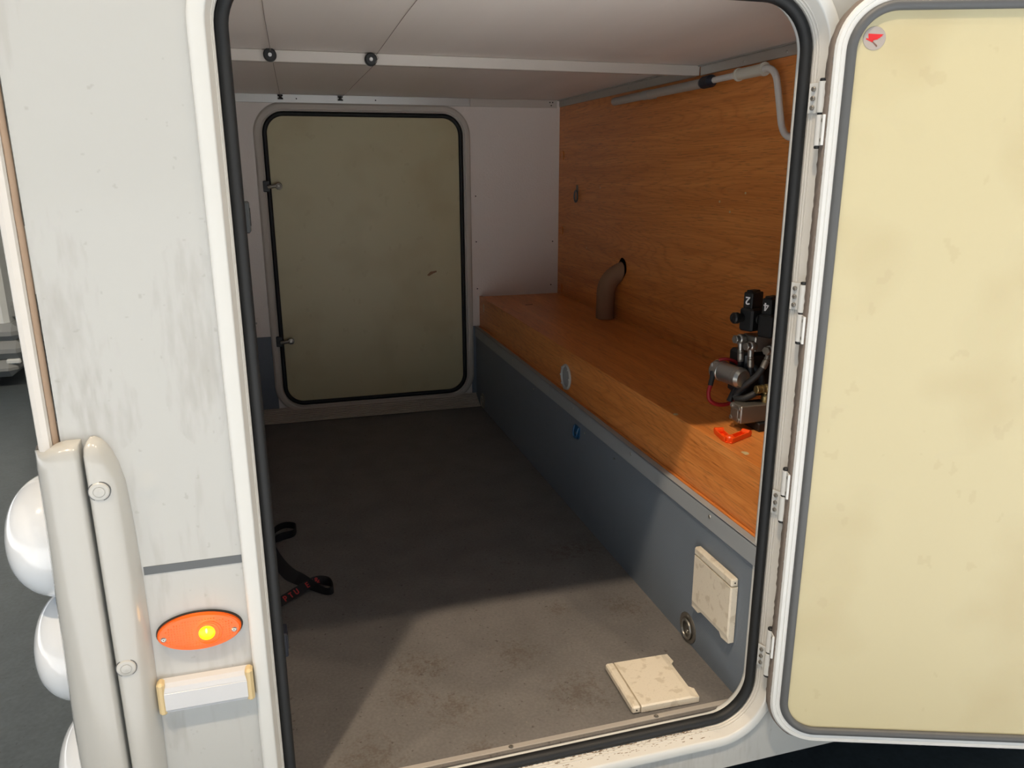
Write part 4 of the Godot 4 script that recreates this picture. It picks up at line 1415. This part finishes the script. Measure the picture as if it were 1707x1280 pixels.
func pump() -> void:
	var t := thing("hydraulic_unit", Vector3(0.95, 0.4705, -0.31), "hydraulic levelling pump with black valve coils and silver fittings on the bench", "pump")
	# tank block with four cap bolts
	var mb := MB.new()
	mb.bx(Vector3(0.886, 0.4895, -0.311), Vector3(1.06, 0.5275, -0.270), 0.002)
	var blk := part(t, "cylinder_block", mb, M.zinc)
	for y in [0.4955, 0.5215]:
		for z in [-0.3045, -0.2765]:
			mb = MB.new()
			mb.lathe(MB.along(Vector3(0.8895, y, z), Vector3(0.0, y, z)), [Vector2(0.0052, 0), Vector2(0.0052, 0.006), Vector2(0.0044, 0.0068), Vector2(0.0026, 0.0068), Vector2(0.0024, 0.0040), Vector2(0, 0.0040)], 12)
			part(blk, "bolt", mb, M.steel)
	mb = MB.new()
	mb.bx(Vector3(0.8838, 0.4985, -0.3015), Vector3(0.8862, 0.5185, -0.2795), 0.0008)
	part(blk, "end_plate", mb, M.zinc)
	mb = MB.new()
	mb.bx(Vector3(0.925, 0.4709, -0.335), Vector3(1.055, 0.4893, -0.262), 0.002)
	part(t, "foot", mb, M.black_plastic)
	# electric motor, its end towards the far wall
	var m0 := Vector3(0.8890, 0.581, -0.385)
	var m1 := Vector3(0.9060, 0.577, -0.300)
	mb = MB.new()
	mb.lathe(MB.along(m0, m1), [Vector2(0, 0), Vector2(0.0185, 0), Vector2(0.0215, 0.003), Vector2(0.0215, 0.018), Vector2(0.0225, 0.019), Vector2(0.0225, 0.023), Vector2(0.0212, 0.024), Vector2(0.0212, 0.066), Vector2(0.0222, 0.068), Vector2(0.0222, 0.078), Vector2(0.018, 0.086), Vector2(0, 0.087)], 28)
	var mo := part(t, "motor", mb, M.steel)
	mb = MB.new()
	mb.lathe(MB.along(m0 + (m0 - m1).normalized() * 0.003, m1), [Vector2(0, 0), Vector2(0.0165, 0), Vector2(0.0190, 0.003), Vector2(0.0, 0.003)], 24)
	part(mo, "end_cap", mb, M.black_plastic)
	mb = MB.new()
	for k in 9:
		var ang := -2.6 + 0.13 * k
		var tr := MB.along(m0, m1)
		var q := func(an: float, h: float) -> Vector3: return tr * Vector3(0.0214 * cos(an), h, 0.0214 * sin(an))
		mb.quad(q.call(ang, 0.030), q.call(ang + 0.13, 0.030), q.call(ang + 0.13, 0.058), q.call(ang, 0.058), tr.basis * Vector3(cos(ang), 0, sin(ang)))
	part(mo, "rating_label", mb, M.marker_grey)
	# terminal, sleeve and red cable
	mb = MB.new()
	mb.rod(Vector3(0.8795, 0.592, -0.378), Vector3(0.8730, 0.594, -0.374), 0.0042, 10, 0.0008)
	mb.rod(Vector3(0.8740, 0.596, -0.374), Vector3(0.8738, 0.578, -0.370), 0.0028, 8, 0.0004)
	part(mo, "terminal", mb, M.steel)
	mb = MB.new()
	mb.tube([Vector3(0.8738, 0.580, -0.370), Vector3(0.8715, 0.566, -0.367), Vector3(0.8665, 0.550, -0.364)], 0.0056, 10)
	part(t, "cable_sleeve", mb, M.hose_black)
	mb = MB.new()
	mb.tube(smooth_path([Vector3(0.8675, 0.552, -0.364), Vector3(0.862, 0.536, -0.362), Vector3(0.864, 0.519, -0.358), Vector3(0.880, 0.509, -0.354), Vector3(0.903, 0.509, -0.350), Vector3(0.925, 0.520, -0.345)], 6), 0.0045, 10)
	part(t, "red_cable", mb, M.red_cable, "red battery cable")
	mb = MB.new()
	mb.tube(smooth_path([Vector3(0.888, 0.603, -0.372), Vector3(0.900, 0.606, -0.366), Vector3(0.92, 0.600, -0.36), Vector3(0.94, 0.585, -0.352)], 5), 0.0036, 8)
	part(t, "red_lead", mb, M.red_cable, "red lead over the motor")
	# pump body behind
	mb = MB.new()
	mb.bx(Vector3(0.925, 0.5280, -0.395), Vector3(1.06, 0.625, -0.325), 0.006)
	part(t, "pump_body", mb, M.black_plastic)
	mb = MB.new()
	mb.bx(Vector3(0.930, 0.632, -0.352), Vector3(1.06, 0.664, -0.306), 0.002)
	part(t, "manifold", mb, M.zinc)
	# valve coils, marked by hand
	var turn := Basis(Vector3.UP, deg_to_rad(20))
	var spots := [[Vector3(0.9450, 0.7350, -0.347), "2"], [Vector3(0.9650, 0.7270, -0.309), "4"], [Vector3(0.9990, 0.7220, -0.290), ""]]
	for s in spots:
		var c: Vector3 = s[0]
		mb = MB.new()
		mb.box(Transform3D(turn, c), Vector3(0.0380, 0.034, 0.0225), 0.002)
		mb.box(Transform3D(turn, c + turn * Vector3(0.001, 0.0165, -0.002)), Vector3(0.028, 0.008, 0.017), 0.002)
		var plug := part(t, "valve_plug", mb, M.black_coil)
		mb = MB.new()
		mb.box(Transform3D(turn, c + turn * Vector3(-0.003, -0.0400, 0.002)), Vector3(0.0440, 0.048, 0.034), 0.004)
		mb.lathe(MB.along(c + turn * Vector3(-0.002, -0.038, 0.018), c + turn * Vector3(-0.002, -0.038, 1.0)), [Vector2(0.011, 0), Vector2(0.010, 0.004), Vector2(0.004, 0.005), Vector2(0, 0.005)], 18)
		part(t, "coil", mb, M.black_coil)
		if s[1]:
			# upside down on the side that faces the far end of the bench
			var nrm := turn * Vector3(-1, 0, 0)
			var face := Basis(nrm.cross(Vector3.DOWN).normalized() * -1.0, Vector3.DOWN, nrm)
			face = Basis(Vector3.DOWN.cross(nrm).normalized(), Vector3.DOWN, nrm)
			lettering(plug, "number", s[1], 0.023, Transform3D(face, c + nrm * 0.0192 - t.position), M.ink_white)
	mb = MB.new()
	mb.lathe(MB.along(Vector3(0.927, 0.6985, -0.347), Vector3(0.827, 0.7005, -0.335)), [Vector2(0.009, 0), Vector2(0.0095, 0.018), Vector2(0.0120, 0.019), Vector2(0.0120, 0.028), Vector2(0.0095, 0.031), Vector2(0.006, 0.0315), Vector2(0.005, 0.0295), Vector2(0, 0.0295)], 20)
	part(t, "coil_nut", mb, M.black_coil)
	# banjo fittings and their hoses
	var fit := [
		[Vector3(0.9010, 0.6545, -0.338), Vector3(0.9200, 0.6535, -0.342), [Vector3(0.9185, 0.647, -0.341), Vector3(0.9190, 0.630, -0.340), Vector3(0.9215, 0.603, -0.340)], [Vector3(0.922, 0.582, -0.338), Vector3(0.916, 0.556, -0.336), Vector3(0.905, 0.538, -0.334), Vector3(0.897, 0.520, -0.334)]],
		[Vector3(0.9090, 0.6450, -0.308), Vector3(0.9270, 0.6440, -0.312), [Vector3(0.9245, 0.638, -0.311), Vector3(0.9245, 0.622, -0.310), Vector3(0.9262, 0.598, -0.310)], [Vector3(0.927, 0.578, -0.310), Vector3(0.919, 0.558, -0.312), Vector3(0.906, 0.543, -0.316), Vector3(0.900, 0.533, -0.322)]],
		[Vector3(0.9370, 0.6400, -0.278), Vector3(0.9530, 0.6400, -0.284), [Vector3(0.9505, 0.634, -0.283), Vector3(0.9455, 0.624, -0.281), Vector3(0.9350, 0.603, -0.280)], [Vector3(0.926, 0.588, -0.284), Vector3(0.913, 0.569, -0.296), Vector3(0.905, 0.553, -0.310), Vector3(0.903, 0.540, -0.320)]],
	]
	for f in fit:
		mb = MB.new()
		mb.lathe(MB.along(f[0], f[1]), [Vector2(0, 0), Vector2(0.0080, 0), Vector2(0.0092, 0.0012), Vector2(0.0092, 0.0085), Vector2(0.0060, 0.0090), Vector2(0.0060, 0.012)], 6)
		var bj := part(t, "banjo_bolt", mb, M.zinc)
		mb = MB.new()
		var ax := MB.along(f[1], f[1] + (f[1] - f[0]))
		mb.lathe(ax, [Vector2(0, -0.0085), Vector2(0.0080, -0.0085), Vector2(0.0106, -0.0055), Vector2(0.0110, 0.0), Vector2(0.0106, 0.0055), Vector2(0.0080, 0.0085), Vector2(0.0080, 0.03)], 20, true)
		mb.tube([f[1], f[2][0], f[2][1]], [0.0085, 0.0068, 0.0056], 12)
		part(bj, "banjo_ring", mb, M.steel)
		mb = MB.new()
		var n0: Vector3 = f[2][1]
		var n1: Vector3 = f[2][2]
		mb.lathe(MB.along(n0, n1), [Vector2(0, 0), Vector2(0.0066, 0), Vector2(0.0066, 0.003), Vector2(0.0052, 0.004), Vector2(0.0052, 0.005), Vector2(0.0068, 0.006), Vector2(0.0072, 0.020), Vector2(0.0062, (n1 - n0).length()), Vector2(0, (n1 - n0).length())], 14)
		part(bj, "crimp_sleeve", mb, M.zinc)
		mb = MB.new()
		var hp := [n1 - (n1 - n0) * 0.1]
		hp.append_array(f[3])
		mb.tube(smooth_path(hp, 6), 0.0066, 12)
		part(t, "hose", mb, M.hose_black)
	mb = MB.new()
	mb.tube(smooth_path([Vector3(0.935, 0.60, -0.315), Vector3(0.948, 0.578, -0.298), Vector3(0.936, 0.552, -0.292), Vector3(0.912, 0.536, -0.300), Vector3(0.900, 0.531, -0.318)], 6), 0.0068, 12)
	part(t, "hose", mb, M.hose_black)
	# brass plug at the front
	mb = MB.new()
	mb.lathe(MB.along(Vector3(0.9250, 0.5575, -0.283), Vector3(1.0250, 0.5590, -0.283)), [Vector2(0, 0), Vector2(0.0080, 0), Vector2(0.0090, 0.001), Vector2(0.0090, 0.009), Vector2(0.0070, 0.010), Vector2(0.0070, 0.013), Vector2(0.0092, 0.014), Vector2(0.0092, 0.017), Vector2(0.0075, 0.018), Vector2(0.0075, 0.022), Vector2(0.0098, 0.024), Vector2(0.0098, 0.040), Vector2(0.008, 0.06)], 12)
	mb.lathe(MB.along(Vector3(0.955, 0.528, -0.290), Vector3(0.955, 0.60, -0.287)), [Vector2(0.010, 0), Vector2(0.010, 0.012), Vector2(0.007, 0.018), Vector2(0.007, 0.03)], 6)
	part(t, "brass_plug", mb, M.brass)

func smooth_path(p: Array, steps: int) -> Array:
	var out := []
	for i in p.size() - 1:
		var a: Vector3 = p[maxi(i - 1, 0)]
		var b: Vector3 = p[i]
		var c: Vector3 = p[i + 1]
		var d: Vector3 = p[mini(i + 2, p.size() - 1)]
		for k in steps:
			out.append(b.cubic_interpolate(c, a, d, float(k) / steps))
	out.append(p[-1])
	return out

func strap() -> void:
	# [point on the lower edge's middle, width direction, half width]
	var pts := [
		[Vector3(-0.105, 0.006, -1.000), Vector3(0.3, 0.2, 1), 0.011], [Vector3(-0.090, 0.012, -1.03), Vector3(0.2, 0.9, 0.6), 0.011], [Vector3(-0.076, 0.016, -1.065), Vector3(0, 1, 0.3), 0.011], [Vector3(-0.050, 0.014, -1.090), Vector3(0, 1, 0.3), 0.011], [Vector3(-0.022, 0.013, -1.075), Vector3(0, 1, 0.2), 0.011],
		[Vector3(-0.028, 0.012, -1.035), Vector3(0, 1, 0.2), 0.011], [Vector3(-0.062, 0.011, -1.020), Vector3(0.1, 1, -0.2), 0.011], [Vector3(-0.090, 0.012, -0.985), Vector3(1, 0.5, 0.1), 0.012], [Vector3(-0.074, 0.010, -0.890), Vector3(1, 0.3, 0.3), 0.015], [Vector3(-0.042, 0.009, -0.800), Vector3(1, 0.3, 0.7), 0.017],
		[Vector3(0.004, 0.009, -0.728), Vector3(0.8, 0.5, 0.9), 0.014], [Vector3(0.040, 0.011, -0.686), Vector3(0.3, 1, 0.4), 0.011], [Vector3(0.058, 0.013, -0.690), Vector3(0.0, 1, -0.1), 0.011], [Vector3(0.052, 0.015, -0.722), Vector3(-0.2, 1, -0.4), 0.011], [Vector3(0.022, 0.017, -0.735), Vector3(-0.1, 1, -0.8), 0.011],
		[Vector3(-0.014, 0.014, -0.712), Vector3(-0.45, 0.75, -0.75), 0.0115], [Vector3(-0.050, 0.011, -0.683), Vector3(-0.45, 0.75, -0.75), 0.0115], [Vector3(-0.085, 0.008, -0.655), Vector3(-0.45, 0.6, -0.75), 0.0115], [Vector3(-0.12, 0.006, -0.63), Vector3(-0.45, 0.3, -0.75), 0.0115]]
	var line := []
	for p in pts: line.append(p[0])
	var fine := smooth_path(line, 8)
	var rows := []
	var rows2 := []
	for i in fine.size():
		var k := minf(float(i) / 8.0, pts.size() - 1.0)
		var a := int(k)
		var b := mini(a + 1, pts.size() - 1)
		var w: Vector3 = pts[a][1].normalized().lerp(pts[b][1].normalized(), k - a).normalized()
		var d: Vector3 = (fine[mini(i + 1, fine.size() - 1)] - fine[maxi(i - 1, 0)]).normalized()
		w = (w - d * w.dot(d)).normalized()
		var h: float = lerpf(pts[a][2], pts[b][2], k - a)
		var nn := w.cross(d).normalized() * 0.0008
		var lift := maxf(0.0, 0.001 - (fine[i].y - absf(w.y) * h))
		var c: Vector3 = fine[i] + Vector3(0, lift, 0)
		rows.append([c - w * h + nn, c + w * h + nn])
		rows2.append([c - w * h - nn, c + w * h - nn])
	var base := Vector3(-0.03, 0, -0.85)
	var t := thing("strap", base, "black webbing strap with red lettering curled on the garage floor", "strap")
	var mb := MB.new()
	for i in rows.size() - 1:
		var nn: Vector3 = (rows[i][0] - rows2[i][0]).normalized()
		mb.quad(rows[i][0], rows[i][1], rows[i + 1][1], rows[i + 1][0], nn)
		mb.quad(rows2[i][0], rows2[i][1], rows2[i + 1][1], rows2[i + 1][0], -nn)
		for s in 2:
			var ed: Vector3 = (rows[i][s] - rows[i][1 - s]).normalized()
			mb.quad(rows[i][s], rows2[i][s], rows2[i + 1][s], rows[i + 1][s], ed)
	var web := part(t, "webbing", mb, M.strap_black)
	# the lettering follows the run towards the camera's left, read from its lower end
	var ia := 8 * 17
	var from := 14 * 8
	var word := "PTU EI&"
	for i in word.length():
		var f := lerpf(16.15 * 8.0, from, float(i) / (word.length() - 1))
		var k := int(f)
		var mid: Vector3 = ((rows[k][0] + rows[k][1]) * 0.5).lerp((rows[k + 1][0] + rows[k + 1][1]) * 0.5, f - k)
		var mid2: Vector3 = (rows2[k][0] + rows2[k][1]) * 0.5
		var d: Vector3 = ((rows[k - 1][0] + rows[k - 1][1]) - (rows[k + 1][0] + rows[k + 1][1])).normalized()
		var up: Vector3 = (rows[k][1] - rows[k][0]).normalized()
		up = (up - d * up.dot(d)).normalized()
		var nn := d.cross(up)
		var ctr := (mid + mid2) * 0.5
		if word[i] != " ":
			lettering(web, "letter", word[i], 0.0195, Transform3D(Basis(d, up, nn), ctr + nn * 0.0010 - base), M.strap_red)

func parked_vehicle() -> void:
	var t := thing("parked_vehicle", Vector3(-2.5, GROUND, -5.4), "white vehicle with grey bumper parked in the hall behind", "vehicle")
	var mb := MB.new()
	mb.bx(Vector3(-3.4, -0.05, -6.9), Vector3(-1.86, 1.7, -5.05), 0.03)
	part(t, "body", mb, M.van_white)
	mb = MB.new()
	mb.box(Transform3D(Basis(), Vector3(-2.62, -0.085, -5.45)), Vector3(1.66, 0.13, 0.92), 0.05)
	mb.box(Transform3D(Basis(), Vector3(-2.62, -0.205, -5.45)), Vector3(1.69, 0.13, 0.94), 0.05)
	part(t, "bumper", mb, M.van_grey)
	mb = MB.new()
	mb.box(Transform3D(Basis(), Vector3(-2.65, -0.335, -5.40)), Vector3(1.62, 0.12, 0.84), 0.05)
	part(t, "bumper_lip", mb, M.van_grey)
	mb = MB.new()
	mb.box(Transform3D(Basis(), Vector3(-1.80, 0.30, -5.60)), Vector3(0.10, 0.62, 0.10), 0.02)
	part(t, "lamp_column", mb, M.van_white)
	mb = MB.new()
	mb.box(Transform3D(Basis(), Vector3(-1.83, 0.05, -5.35)), Vector3(0.14, 0.12, 0.4), 0.02)
	part(t, "step", mb, M.van_grey)
	mb = MB.new()
	mb.box(Transform3D(Basis(), Vector3(-1.86, -0.285, -5.02)), Vector3(0.09, 0.035, 0.03), 0.008)
	part(t, "reflector", mb, M.van_white)
	for s in [[-3.2, -6.5], [-2.1, -6.5]]:
		mb = MB.new()
		mb.lathe(MB.along(Vector3(s[0] - 0.1, GROUND + 0.32, s[1]), Vector3(s[0] + 0.1, GROUND + 0.32, s[1])), [Vector2(0, 0), Vector2(0.26, 0), Vector2(0.32, 0.04), Vector2(0.32, 0.16), Vector2(0.26, 0.2), Vector2(0, 0.2)], 28)
		part(t, "wheel", mb, M.van_dark)
